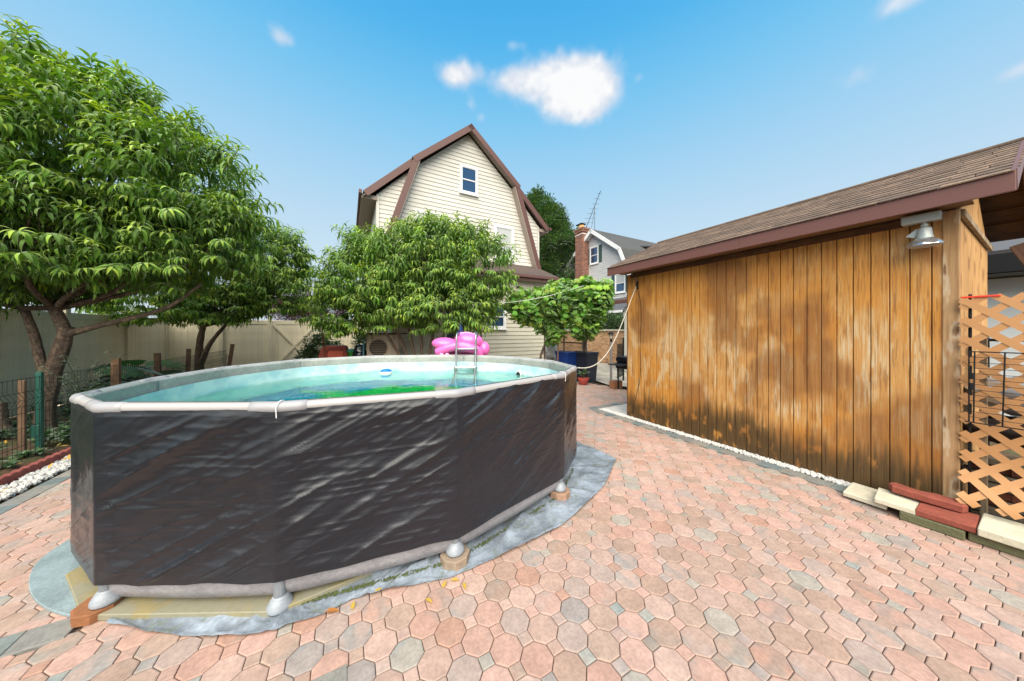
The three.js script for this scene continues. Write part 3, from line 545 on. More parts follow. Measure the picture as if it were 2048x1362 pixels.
// flood lamp under the eave
{
  const t = thing('flood_lamp', 'grey outdoor flood lamp with flared glass hood under the shed eave', 'lamp'); atYard(t, SA - 0.12, SB + 0.14, 2.47); t.scale.setScalar(0.86);
  const gm = std({ color: col(176, 182, 180), roughness: 0.4, metalness: 0.2 });
  part('mounting_box', RB(0.1, 0.085, 0.24, 0.012, 0, 0.075, -0.02), gm, t);
  part('swivel_joint', M([C(0.014, 0.014, 0.05, 10, 0, 0.022, 0), new THREE.SphereGeometry(0.026, 12, 8).translate(0, 0.0, 0)]), gm, t);
  const h = lathe([[0.028, -0.02], [0.045, -0.03], [0.052, -0.1], [0.058, -0.13]], 18); part('housing', h, gm, t);
  part('cooling_fin', prism([[0.03, -0.03], [0.05, -0.025], [0.115, -0.085], [0.06, -0.11]], 0.012).translate(0, 0, -0.006).rotateY(Math.PI * 0.5), gm, t);
  part('reflector', lathe([[0.05, -0.125], [0.075, -0.14], [0.1, -0.165], [0.118, -0.196], [0.12, -0.203]], 22), std({ color: col(225, 228, 230), metalness: 0.85, roughness: 0.16, side: THREE.DoubleSide }), t);
  part('lens', C(0.117, 0.117, 0.005, 22, 0, -0.2, 0), phy({ color: col(230, 235, 235), transmission: 0.6, roughness: 0.2, thickness: 0 }), t);
}
// clothes-line pulley by the far corner
{
  const t = thing('line_pulley', 'black clothesline pulley screwed to the shed wall', 'pulley'); atYard(t, SA - 0.02, SB + SL - 0.22, 2.36);
  part('wheel', new THREE.TorusGeometry(0.05, 0.018, 8, 18).rotateY(0.4), darkMetal, t);
  part('bracket', M([B(0.05, 0.016, 0.016, 0.0, 0, 0), B(0.012, 0.1, 0.03, -0.01, 0.03, 0)]), darkMetal, t);
  part('hook', tube([V(-0.01, 0.05, 0), V(-0.02, 0.1, 0), V(0.0, 0.13, 0)], 0.005, 5), metalM, t);
}
// wires hanging from the pulley
{
  const p = Y(SA - 0.04, 2.36, SB + SL - 0.22), e = V(0.705, 1.165, -3.2), g = [];
  for (let i = 0; i <= 24; i++) { const t = i / 24; g.push(V(lerp(p.x, e.x, t), lerp(p.y, e.y, t) - 0.5 * Math.sin(Math.PI * t) * (0.35 + 0.65 * t), lerp(p.z, e.z, t))); }
  solo('slack_rope', tube(g, 0.0065, 5), std({ color: col(186, 180, 168), roughness: 0.9 }), 'slack grey rope from the pulley on the shed to the pool rim', 'rope');
  const w = []; for (let i = 0; i <= 16; i++) { const t = i / 16; w.push(Y(SA - 0.03, lerp(2.32, 0.08, t), SB + SL - 0.22 - 0.09 * Math.sin(t * 4) - 0.03 * Math.sin(t * 11))); }
  solo('hanging_wire', tube(w, 0.004, 5), darkMetal, 'thin dark wire hanging down the shed wall below the pulley', 'wire');
  const c0 = V(-0.62, 2.28, -8.0), c1 = V(2.05, 2.84, -8.35), l = []; for (let i = 0; i <= 20; i++) { const t = i / 20; l.push(V(lerp(c0.x, c1.x, t), lerp(c0.y, c1.y, t) - 0.1 * Math.sin(Math.PI * t), lerp(c0.z, c1.z, t))); }
  solo('clothes_line', tube(l, 0.006, 5), std({ color: col(214, 214, 208), roughness: 0.7 }), 'white clothesline strung from the peach tree across the grape vine', 'rope');
}
// ---------- lattice screen, wire panel and what stands behind ----------
{
  const t = thing('lattice_screen', 'tan plastic diamond lattice screen fixed beside the shed corner', 'lattice'); atYard(t, 4.43, 0.36); t.scale.z = 1.08;
  const m = std({ color: col(184, 134, 86), roughness: 0.55 }), w = 0.045, P = 0.155, W = 0.9, H0 = 0.2, H1 = 1.83; // local z towards the camera is +
  const clipSlat = (s, k) => { // line y = s*z + k clipped to the panel, as a ribbon
    let za = 0, zb = W; const f = (z) => s * z + k;
    if (s > 0) { za = Math.max(za, H0 - k); zb = Math.min(zb, H1 - k); } else { za = Math.max(za, k - H1); zb = Math.min(zb, k - H0); }
    return zb - za > 0.03 ? [za, f(za), zb, f(zb)] : null;
  };
  for (const [s, x] of [[1, 0], [-1, -0.0045]]) for (let i = -8; i < 20; i++) {
    const c = clipSlat(s, H0 + i * P + (s < 0 ? 0.06 : 0)); if (!c) continue; const [za, ya, zb, yb] = c, L = Math.hypot(zb - za, yb - ya);
    const g = new THREE.BoxGeometry(0.004, w, L + w * 0.4, 1, 1, 8), p = g.attributes.position;
    g.rotateX(-Math.atan2(yb - ya, zb - za)); g.translate(x, (ya + yb) / 2, (za + zb) / 2);
    for (let k = 0; k < p.count; k++) { const y = p.getY(k); p.setX(k, p.getX(k) - 0.16 * ss(0.62, 0.18, y) * ss(0.62, 0.18, y) + 0.012 * Math.sin(p.getZ(k) * 5 + y * 3)); } // lower edge curls outwards
    g.computeVertexNormals(); part('slat', g, m, t);
  }
  part('red_top_strip', RB(0.012, 0.016, 0.16, 0.004, -0.012, 1.835, 0.07), std({ color: col(216, 62, 34), roughness: 0.5 }), t);
  const st = solo('wooden_stake', mUV(RB(0.06, 1.5, 0.035, 0.006, 0, 0.75, 0), 0.7), postM, 'weathered wooden stake between the shed corner post and the lattice', 'stake'); atYard(st, 4.5, 0.275);
  const wp = thing('wire_grid', 'dark wire grid panel leaning on the tan lattice', 'wire panel'); atYard(wp, 4.37, 0.345);
  const fr = [], grid = []; const z0 = 0.015, z1 = 0.75, y0 = 0.83, y1 = 1.395;
  for (const [a, b] of [[[y0, z0], [y1, z0]], [[y1, z0], [y1, z1]], [[y0, z0 - 0.02], [y0, z1]], [[y0, 0.155], [y1, 0.165]], [[y0, 0.035], [y1, 0.04]], [[y0, z1], [y1, z1]]]) fr.push(rod(0, a[0], a[1], 0, b[0], b[1], 0.0045, 6));
  for (let i = 1; i < 13; i++) { const y = lerp(y0, y1, i / 13); grid.push(rod(0.004, y, z0, 0.004, y - 0.004, z1, 0.0022, 5)); }
  part('frame', M(fr), darkMetal, wp); stuff(part('wire_rungs', M(grid), darkMetal, wp));
  for (const y of [1.12, 1.2]) part('clip', RB(0.016, 0.05, 0.02, 0.003, 0, y, 0.027), darkMetal, wp);
  const pl = solo('black_pole', tube([Y(4.47, 0.02, 0.335), Y(4.445, 1.86, 0.33)], 0.009, 8), darkMetal, 'thin black pole standing at the lattice edge by the shed corner', 'pole');
}
{ // bricks stacked behind the lattice
  const bm = [[126, 74, 56], [150, 140, 122], [112, 66, 50], [136, 126, 110], [142, 84, 64]].map((c) => std({ color: col(...c), map: mottle, roughness: 0.9 }));
  const r = rng(41), g = mUV(RB(0.2, 0.06, 0.12, 0.006), 0.6), g2 = mUV(RB(0.26, 0.055, 0.17, 0.006), 0.6);
  for (let k = 0; k < 8; k++) for (let j = 0; j < 4; j++) {
    if (k > 5 && j > 1) continue;
    const red = r() < 0.5, o = solo('stacked_brick', red ? g : g2, bm[red ? (r() < 0.5 ? 0 : r() < 0.5 ? 2 : 4) : (r() < 0.5 ? 1 : 3)], red ? 'reddish brick in the stack behind the tan lattice' : 'greyish slab in the stack behind the tan lattice', 'brick', 'bricks and slabs stacked behind the lattice');
    atYard(o, 4.66 + (r() - 0.5) * 0.03, 0.25 - j * 0.185, 0.034 + k * 0.067, Math.PI / 2 + (r() - 0.5) * 0.08);
  }
  const bt = new THREE.SphereGeometry(0.2, 40, 26), p = bt.attributes.position;
  for (let i = 0; i < p.count; i++) { const x = p.getX(i), y = p.getY(i), z = p.getZ(i), f = 0.85 + 0.3 * Math.abs(2 * fbm(x * 14 + z * 9, y * 16, 3, 171) - 1) + 0.12 * (fbm(z * 40, y * 40 + x * 30, 2, 172) - 0.5); p.setXYZ(i, x * f * 1.0, y * f * 0.95, z * f * 2.4); }
  bt.computeVertexNormals();
  const o = solo('silver_bundle', bt, std({ color: col(190, 196, 206), metalness: 0.55, roughness: 0.35 }), 'crumpled silver tarp bundle on the bricks behind the lattice', 'bundle'); atYard(o, 4.86, -0.05, 1.02);
  const c2 = bt.clone(); const o2 = solo('dark_bundle', c2, std({ color: col(46, 40, 40), roughness: 0.7 }), 'dark rolled sheet lying on the bricks under the silver bundle', 'bundle'); atYard(o2, 4.9, 0.0, 0.72, 0.2); o2.scale.set(1, 0.75, 1);
  for (const [a, b, y, L, tilt, lbl] of [[4.86, -0.2, 1.68, 0.9, 0.3, 'taller weathered brown board leaning over the lattice'], [4.8, -0.14, 1.52, 0.8, 0.36, 'shorter weathered brown board leaning over the lattice']]) {
    const q = solo('leaning_board', mUV(RB(0.028, L, 0.085, 0.006, 0, L / 2, 0), 0.6), std({ color: col(116, 84, 66), map: grainTex, roughness: 0.9 }), lbl, 'board'); atYard(q, a, b, y); q.position.y = y; q.rotation.set(0, TH, 0); q.rotateX(-tilt);
  }
  const rk = thing('black_shelf_rack', 'black metal shelf rack in the gap behind the lattice', 'rack'); atYard(rk, 5.05, -0.1);
  for (const x of [-0.16, 0.16]) for (const z of [-0.4, 0.4]) part('upright', C(0.012, 0.012, 1.5, 8, x, 0.75, z), darkMetal, rk);
  for (const y of [0.64, 0.9, 1.48]) part('shelf', B(0.36, 0.02, 0.86, 0, y, 0), darkMetal, rk);
}
{ // slabs and broken bricks on the paving by the shed corner
  const cream = std({ color: col(222, 214, 192), map: speckle, roughness: 0.85, bumpMap: roughTex, bumpScale: 0.0012 }), red = std({ color: col(158, 82, 66), map: mottle, roughness: 0.85, bumpMap: roughTex, bumpScale: 0.004 }), mossM = std({ color: col(112, 112, 82), map: speckle, roughness: 1, bumpMap: roughTex, bumpScale: 0.006 });
  const slab = (name, w, h, l, a, b, y, turn, m, label, tilt = 0) => { const o = solo(name, mUV(RB(w, h, l, 0.009, 0, h / 2, 0), 0.5), m, label, name === 'red_brick' ? 'brick' : 'slab'); atYard(o, a, b, y, turn); o.rotateX(tilt); return o; };
  slab('cream_slab', 0.34, 0.042, 0.26, 4.22, 0.83, 0.02, 0.04, cream, 'flat cream slab on the paving where the white chips end', 0.02);
  slab('cream_slab', 0.3, 0.045, 0.24, 4.15, 0.65, 0.073, 0.1, cream, 'cream slab overlapping another cream slab beside the red bricks', 0.03);
  slab('mossy_slab', 0.24, 0.07, 0.3, 4.12, 0.47, 0.002, 0, mossM, 'moss-green base slab under the flat red slab');
  slab('mossy_slab', 0.26, 0.07, 0.42, 4.17, 0.1, 0.002, 0, mossM, 'moss-green base slab under the big cream slab');
  slab('red_slab', 0.3, 0.05, 0.27, 4.16, 0.41, 0.075, 0.02, red, 'flat brick-red slab between two cream slabs', -0.02);
  slab('cream_slab', 0.38, 0.06, 0.46, 4.19, 0.04, 0.075, 0, cream, 'largest cream slab below the curled end of the lattice');
  const bp = [[-0.19, -0.045], [-0.06, -0.05], [0.03, -0.045], [0.17, -0.045], [0.2, 0], [0.17, 0.045], [0.0, 0.05], [-0.19, 0.045], [-0.215, 0]];
  const bg = prism(bp, 0.05, 0.008); bg.rotateX(-Math.PI / 2); const p = bg.attributes.position;
  for (let i = 0; i < p.count; i++) if (p.getX(i) > 0.0 && p.getX(i) < 0.1 && p.getZ(i) > 0) p.setZ(i, p.getZ(i) - 0.025);
  bg.computeVertexNormals();
  const o = solo('red_brick', mUV(bg, 0.5), red, 'broken pointed red brick lying across the slabs', 'brick'); atYard(o, 4.27, 0.53, 0.142, Math.PI / 2 + 0.06); o.scale.set(0.95, 0.9, 1.5);
  o.rotateZ(0.03);
}
{ // neighbour's white-sided garage behind the shed
  const t = thing('white_garage', 'white lap-sided garage with deep grey eave beyond the lattice', 'garage'); atYard(t, 9.4, -1.0, 0);
  const m = std({ color: col(214, 218, 220), roughness: 0.6 });
  for (let i = 0; i < 12; i++) part('siding_board', B(0.02, 0.205, 4.2, 0, 0.11 + i * 0.2, -1.0).rotateZ(0), m, t).rotation.z = 0.05;
  part('wall', B(3, 2.46, 4.18, 1.52, 1.23, -1.0), m, t);
  const dk = std({ color: col(86, 84, 86), roughness: 0.7 });
  part('soffit', B(0.75, 0.06, 5.2, -0.34, 2.46, -1.2), dk, t); part('fascia_board', B(0.04, 0.3, 5.2, -0.74, 2.6, -1.2), darkMetal, t);
  part('frieze_board', B(0.03, 0.14, 4.2, -0.03, 2.36, -1.0), std({ color: col(206, 190, 150), roughness: 0.7 }), t);
  part('roof', board(-0.78, 2.78, 2.4, 4.0, 0.1, -3.8, 1.4), dk, t);
}
// ---------- houses ----------
function lapSiding(parent, poly, pitch, m, z, name = 'siding_board') { // lap boards over a convex wall outline in x,y
  const ys = poly.map((p) => p[1]), y0 = Math.min(...ys), y1 = Math.max(...ys);
  const span = (y) => { const xs = []; for (let i = 0; i < poly.length; i++) { const [xa, ya] = poly[i], [xb, yb] = poly[(i + 1) % poly.length]; if ((ya <= y) !== (yb <= y)) xs.push(xa + (xb - xa) * (y - ya) / (yb - ya)); } return xs.length < 2 ? null : [Math.min(...xs), Math.max(...xs)]; };
  for (let y = y0; y < y1 - 0.01; y += pitch) {
    const ya = y + 0.0015, yb = Math.min(y + pitch - 0.0015, y1 - 0.004), s0 = span(Math.max(ya, y0 + 0.001)), s1 = span(yb); if (!s0 || !s1 || yb <= ya) continue;
    const P = [[s0[0], ya, z + 0.026], [s0[1], ya, z + 0.026], [s1[1], yb, z + 0.006], [s1[0], yb, z + 0.006], [s0[0], ya, z - 0.01], [s0[1], ya, z - 0.01], [s1[1], yb, z - 0.01], [s1[0], yb, z - 0.01]], pos = [], uv = [];
    for (const f of [[0, 1, 2, 3], [4, 5, 1, 0], [3, 2, 6, 7], [1, 5, 6, 2], [4, 0, 3, 7]]) for (const k of [0, 1, 2, 0, 2, 3]) { pos.push(...P[f[k]]); uv.push(P[f[k]][0] / 2, P[f[k]][1] / 2 + h2(Math.round(y * 100), 4)); }
    const g = new THREE.BufferGeometry(); g.setAttribute('position', new THREE.Float32BufferAttribute(pos, 3)); g.setAttribute('uv', new THREE.Float32BufferAttribute(uv, 2)); g.computeVertexNormals();
    part(name, g, m, parent);
  }
}
const glassM = phy({ color: col(48, 78, 112), roughness: 0.04, metalness: 0.45, clearcoat: 1, clearcoatRoughness: 0.02 });
const blindM = std({ color: col(172, 175, 176), roughness: 0.6 });
function sashWindow(parent, x, y, w, h, z, frameM, blind = 0, shutter = null, turnPart = null) {
  const win = sub('window', parent); win.position.set(x, y, z);
  const f = 0.075;
  part('frame', M([B(w + 2 * f, f, 0.07, 0, h / 2 + f / 2, 0.03), B(w + 2 * f, f, 0.07, 0, -h / 2 - f / 2, 0.03), B(f, h, 0.07, -w / 2 - f / 2, 0, 0.03), B(f, h, 0.07, w / 2 + f / 2, 0, 0.03)]), frameM, win);
  part('sash', M([B(w, 0.04, 0.03, 0, 0, 0.035), B(0.03, h, 0.03, -w / 2 + 0.015, 0, 0.035), B(0.03, h, 0.03, w / 2 - 0.015, 0, 0.035), B(w, 0.03, 0.03, 0, h / 2 - 0.015, 0.037), B(w, 0.04, 0.03, 0, -h / 2 + 0.02, 0.037)]), frameM, win);
  part('pane', B(w - 0.05, h / 2 - 0.045, 0.006, 0, h / 4, 0.03), blind > 0 ? blindM : glassM, win);
  part('pane', B(w - 0.05, h / 2 - 0.05, 0.006, 0, -h / 4, 0.024), blind > 1 ? blindM : glassM, win);
  part('sill', B(w + 2 * f + 0.06, 0.035, 0.11, 0, -h / 2 - f - 0.015, 0.045), frameM, win);
  if (shutter) for (const s of [-1, 1]) { const sh = part('shutter', B(0.3, h + 0.1, 0.03, s * (w / 2 + f + 0.165), 0, 0.02), shutter, win); }
  return win;
}
const creamT = tex(256, 256, (u, v) => { const m = fbm(u * 5, v * 12, 3, 181, 5, 12), s = 0.93 + 0.1 * (m - 0.5); return [255 * s, 255 * s, 254 * s]; });
const cream = std({ color: col(212, 209, 201), map: creamT, roughness: 0.6 }), brownRoof = std({ color: col(92, 76, 70), map: speckle, roughness: 0.9 }), brownTrim = std({ color: col(92, 60, 54), roughness: 0.5 }), whiteTrim = std({ color: col(226, 226, 226), roughness: 0.5 }), soffitM = std({ color: col(150, 138, 128), roughness: 0.7 });
{
  const t = thing('gambrel_house', 'tall cream-sided house with brown gambrel roof behind the peach tree', 'house'); atYard(t, 0.87, 11.5);
  const W = 6.86, wall = [[0, 0], [W, 0], [W, 6.35], [5.56, 7.66], [W / 2, 9.55], [1.3, 7.66], [0, 6.35]], DEP = 9;
  part('wall', prism(wall, DEP).translate(0, 0, -DEP), cream, t);
  lapSiding(t, wall, 0.155, cream, 0);
  // roof slopes: upper gambrel and the long dormer slopes
  const OV = 0.34, pk = 9.78, seg = [[W / 2, pk, 1.16, 7.83], [W / 2, pk, W - 1.16, 7.83], [1.16, 7.83, -0.42, 6.3], [W - 1.16, 7.83, W + 0.42, 6.3]];
  seg.forEach(([x0, y0, x1, y1], i) => {
    const f = i < 2 ? OV : OV - 0.12; part('roof_slope', i % 2 ? board(x0, y0, x1, y1, 0.1, -DEP - 0.2, f) : board(x1, y1, x0, y0, 0.1, -DEP - 0.2, f), brownRoof, t);
    part('rake_board', i % 2 ? board(x0, y0 + 0.012, x1, y1 + 0.012, 0.21, f - 0.004, f + 0.03) : board(x1, y1 + 0.012, x0, y0 + 0.012, 0.21, f - 0.004, f + 0.03), brownTrim, t);
    part('soffit', i % 2 ? board(x0, y0 - 0.13, x1, y1 - 0.13, 0.02, 0.03, f) : board(x1, y1 - 0.13, x0, y0 - 0.13, 0.02, 0.03, f), soffitM, t);
  });
  for (const s of [0, 1]) { // the steep lower gambrel lines stand out from the wall
    const X = (x) => s ? W - x : x, a = [X(1.22), 7.84], b = [X(0.06), 4.25];
    const g = s ? board(a[0], a[1], b[0], b[1], 0.2, 0.02, OV + 0.02) : board(b[0], b[1], a[0], a[1], 0.2, 0.02, OV + 0.02);
    part('lower_rake', g, brownTrim, t);
    const e = s ? board(a[0] - 0.2, a[1] - 0.06, b[0] - 0.2, b[1], 0.03, 0.02, OV) : board(b[0] + 0.2, b[1], a[0] + 0.2, a[1] - 0.06, 0.03, 0.02, OV);
    part('rake_soffit', e, soffitM, t);
    // side eave box with gutter
    part('eave_box', B(0.5, 0.14, DEP + 0.2, s ? W + 0.22 : -0.22, 6.2, -DEP / 2), soffitM, t);
    part('gutter', B(0.1, 0.12, DEP + 0.3, s ? W + 0.5 : -0.5, 6.28, -DEP / 2 + 0.1), brownTrim, t);
    part('corner_trim', B(0.09, 6.3, 0.05, X(0.045), 3.2, 0.03), cream, t);
  }
  sashWindow(t, 3.44, 7.68, 0.62, 1.0, 0.01, whiteTrim);
  sashWindow(t, 1.8, 5.36, 0.8, 1.3, 0.01, whiteTrim, 2); sashWindow(t, 5.05, 5.36, 0.8, 1.3, 0.01, whiteTrim, 2);
  // one-storey extension in front
  const ex = [[0.33, 0], [6.3, 0], [6.3, 3.55], [0.33, 3.55]];
  const ext = sub('extension', t); ext.position.z = 1.3;
  part('extension_wall', B(5.97, 3.55, 1.28, 3.315, 1.775, -0.66), cream, ext);
  lapSiding(ext, ex, 0.155, std({ color: col(216, 209, 190), map: creamT, roughness: 0.6 }), 0);
  part('extension_roof', board(0, 0, 1.95, 0.86, 0.09, 0, 6.74).rotateY(Math.PI / 2).translate(0, 3.74, 0.42), brownRoof, ext);
  part('extension_fascia', B(6.76, 0.17, 0.03, 3.37, 3.62, 0.4), brownTrim, ext);
  part('extension_soffit', B(6.7, 0.02, 0.36, 3.35, 3.55, 0.2), soffitM, ext);
  part('extension_gutter', RB(6.8, 0.1, 0.1, 0.02, 3.37, 3.66, 0.46), brownTrim, ext);
  part('corner_trim', B(0.08, 3.5, 0.05, 6.26, 1.75, 0.03), whiteTrim, ext);
  part('wall_light', RB(0.16, 0.09, 0.08, 0.02, 5.0, 3.28, 0.05), darkMetal, ext);
  const w = sashWindow(t, 4.0, 2.1, 0.74, 0.78, 1.31, whiteTrim);
  part('downpipe', C(0.03, 0.03, 1.9, 8, 3.42, 0.95, 1.36), brownTrim, t);
  const d = sub('door', t); d.position.set(2.55, 0, 1.32);
  part('leaf', B(0.86, 2.0, 0.05, 0, 1.35, 0.02), std({ color: col(36, 44, 78), roughness: 0.5 }), d); part('frame', M([B(0.08, 2.1, 0.08, -0.47, 1.38, 0.03), B(0.08, 2.1, 0.08, 0.47, 1.38, 0.03), B(1.02, 0.08, 0.08, 0, 2.42, 0.03)]), cream, d);
}
{ // neighbour's white gambrel house across the drive
  const t = thing('white_neighbour_house', 'white-sided gambrel house with grey roof and dark green shutters', 'house'); atYard(t, 15.97, 16.32, 0, -Math.PI / 2);
  const white = std({ color: col(206, 206, 208), map: creamT, roughness: 0.6 }), roof = std({ color: col(84, 84, 84), map: speckle, roughness: 0.95 }), green = std({ color: col(52, 78, 76), roughness: 0.7 });
  const wall = [[-3.5, 0], [3.5, 0], [3.5, 4.6], [2.55, 6.9], [0, 8.8], [-2.55, 6.9], [-3.5, 4.6]];
  part('wall', prism(wall, 10).translate(0, 0, -10), white, t);
  lapSiding(t, wall, 0.13, white, 0);
  const OV = 0.42;
  for (const s of [1, -1]) {
    const bd = (x0, y0, x1, y1, th, za, zb) => s > 0 ? board(x0, y0, x1, y1, th, za, zb) : board(-x1, y1, -x0, y0, th, za, zb);
    part('roof_slope', bd(0, 9.02, 2.68, 7.02, 0.1, -10, OV), roof, t); part('roof_slope', bd(2.68, 7.02, 3.85, 4.3, 0.1, -10, OV), roof, t);
    part('rake_board', bd(0, 9.03, 2.7, 7.02, 0.24, OV - 0.004, OV + 0.04), whiteTrim, t); part('rake_board', bd(2.69, 7.03, 3.87, 4.3, 0.24, OV - 0.004, OV + 0.04), whiteTrim, t);
    part('soffit', bd(0, 8.86, 2.55, 6.94, 0.03, 0.03, OV), whiteTrim, t); part('soffit', bd(2.55, 6.94, 3.7, 4.3, 0.03, 0.03, OV), whiteTrim, t);
  }
  part('dormer', M([B(2.4, 2.2, 4.0, 2.6, 6.3, -5.2)]), white, t); part('dormer_roof', board(1.2, 7.95, 4.2, 7.2, 0.1, -7.4, -2.9), roof, t);
  sashWindow(t, -0.05, 7.15, 0.72, 1.15, 0.01, whiteTrim, 0, green); sashWindow(t, 2.35, 4.75, 0.72, 1.15, 0.01, whiteTrim, 1, green); sashWindow(t, 2.6, 2.35, 0.6, 0.75, 1.55, whiteTrim, 1, green);
  // porch along the side
  part('porch_wall', B(6.6, 2.7, 1.5, 0.6, 1.35, 0.77), white, t);
  const pr = part('porch_roof', board(0, 0, 2.1, 1.05, 0.08, -3.7, 3.7).rotateY(Math.PI / 2).translate(0.5, 2.78, 2.0), std({ color: col(92, 96, 104), map: speckle, roughness: 0.95 }), t);
  part('porch_fascia', B(7.4, 0.14, 0.05, 0.5, 2.72, 2.0), whiteTrim, t);
  // chimney
  const brick = tex(512, 512, (u, v) => { const x = u * 8, y = v * 24, row = Math.floor(y), bx = x + (row % 2) * 0.5, k = h2(Math.floor(bx) % 8, row, 5), mx = Math.min(bx % 1, 1 - bx % 1) * 3, my = Math.min(y % 1, 1 - y % 1); return Math.min(mx, my) < 0.1 ? [150, 140, 128] : mix3([96, 52, 40], [150, 90, 68], k); });
  const bm = std({ map: brick, roughness: 0.9 }), ch = sub('chimney', t); ch.position.set(-1.05, 0, 0.32);
  part('stack', mUV(B(0.82, 9.0, 0.62, 0, 4.5, 0), 1.7), bm, ch); part('corbel', mUV(M([B(0.9, 0.18, 0.7, 0, 9.09, 0), B(0.98, 0.14, 0.78, 0, 9.25, 0)]), 1.7), bm, ch); part('mortar_band', B(0.86, 0.05, 0.66, 0, 8.85, 0), whiteTrim, ch);
  part('flue_pot', C(0.22, 0.26, 0.3, 10, -0.05, 9.47, 0), std({ color: col(190, 150, 100), roughness: 0.8 }), ch); part('flue_cap', B(0.62, 0.05, 0.5, -0.12, 9.7, 0), darkMetal, ch);
  const an = thing('roof_antenna', 'old television antenna on a mast behind the brick chimney', 'antenna'); atYard(an, 15.97, 16.32, 0, -Math.PI / 2);
  const am = std({ color: col(90, 92, 96), metalness: 0.6, roughness: 0.4 });
  part('mast', M([rod(-0.35, 8.6, -0.3, -0.35, 11.0, -0.3, 0.022), rod(-0.75, 9.2, -0.3, -0.38, 10.6, -0.3, 0.012)]), am, an);
  const bo = [rod(-1.6, 9.75, -0.6, 0.75, 11.55, 0.2, 0.02)], el = []; for (let i = 0; i < 7; i++) { const k = 0.15 + i * 0.13, x = lerp(-1.6, 0.75, k), y = lerp(9.75, 11.55, k), z = lerp(-0.6, 0.2, k), L = 0.75 - i * 0.07; el.push(rod(x - 0.2 * L, y + 0.25 * L, z - L, x + 0.2 * L, y - 0.25 * L, z + L, 0.01, 5)); }
  part('boom', M(bo), am, an); part('elements', M(el), am, an);
}
{ // brown-roofed outbuilding corner seen past the shed
  const t = thing('low_outbuilding', 'low outbuilding with brown eave seen past the shed corner', 'outbuilding'); atYard(t, 9.2, 7.4);
  part('wall', B(2.4, 2.5, 2.0, 1.35, 1.25, 0.4), cream, t); part('roof', board(-0.15, 2.72, 2.4, 3.5, 0.1, -0.9, 1.7), brownRoof, t); part('gutter', B(0.12, 0.12, 2.6, -0.2, 2.66, 0.4), brownTrim, t);
}
{ // tan brick boundary wall across the drive
  const t = thing('brick_wall', 'low tan brick boundary wall with white coping across the drive', 'wall'); atYard(t, 11.06, 8.0);
  const bt = tex(512, 512, (u, v) => { const x = u * 10, y = v * 30, row = Math.floor(y), bx = x + (row % 2) * 0.5, k = h2(Math.floor(bx) % 10, row, 15), mx = Math.min(bx % 1, 1 - bx % 1) * 3, my = Math.min(y % 1, 1 - y % 1); const n = fbm(u * 30, v * 30, 2, 191, 30, 30); return Math.min(mx, my) < 0.1 ? [176, 156, 132] : mix3(mix3([150, 108, 74], [196, 154, 114], k), [110, 78, 56], ss(0.6, 0.75, n) * 0.5); });
  part('brickwork', mUV(B(0.22, 1.58, 13, 0.11, 0.77, -6.0), 2.2), std({ map: bt, roughness: 0.9 }), t);
  for (let i = 0; i < 13; i++) part('coping_stone', RB(0.34, 0.07, 0.99, 0.015, 0.11, 1.595, -i), std({ color: col(222, 214, 200), map: mottle, roughness: 0.8 }), t);
  part('pier', mUV(B(0.44, 1.75, 0.44, 0.11, 0.87, 0.9), 2.2), std({ map: bt, roughness: 0.9 }), t); part('pier_cap', new THREE.ConeGeometry(0.38, 0.24, 4).rotateY(Math.PI / 4).translate(0.11, 1.87, 0.9), std({ color: col(226, 214, 200), roughness: 0.8 }), t);
}
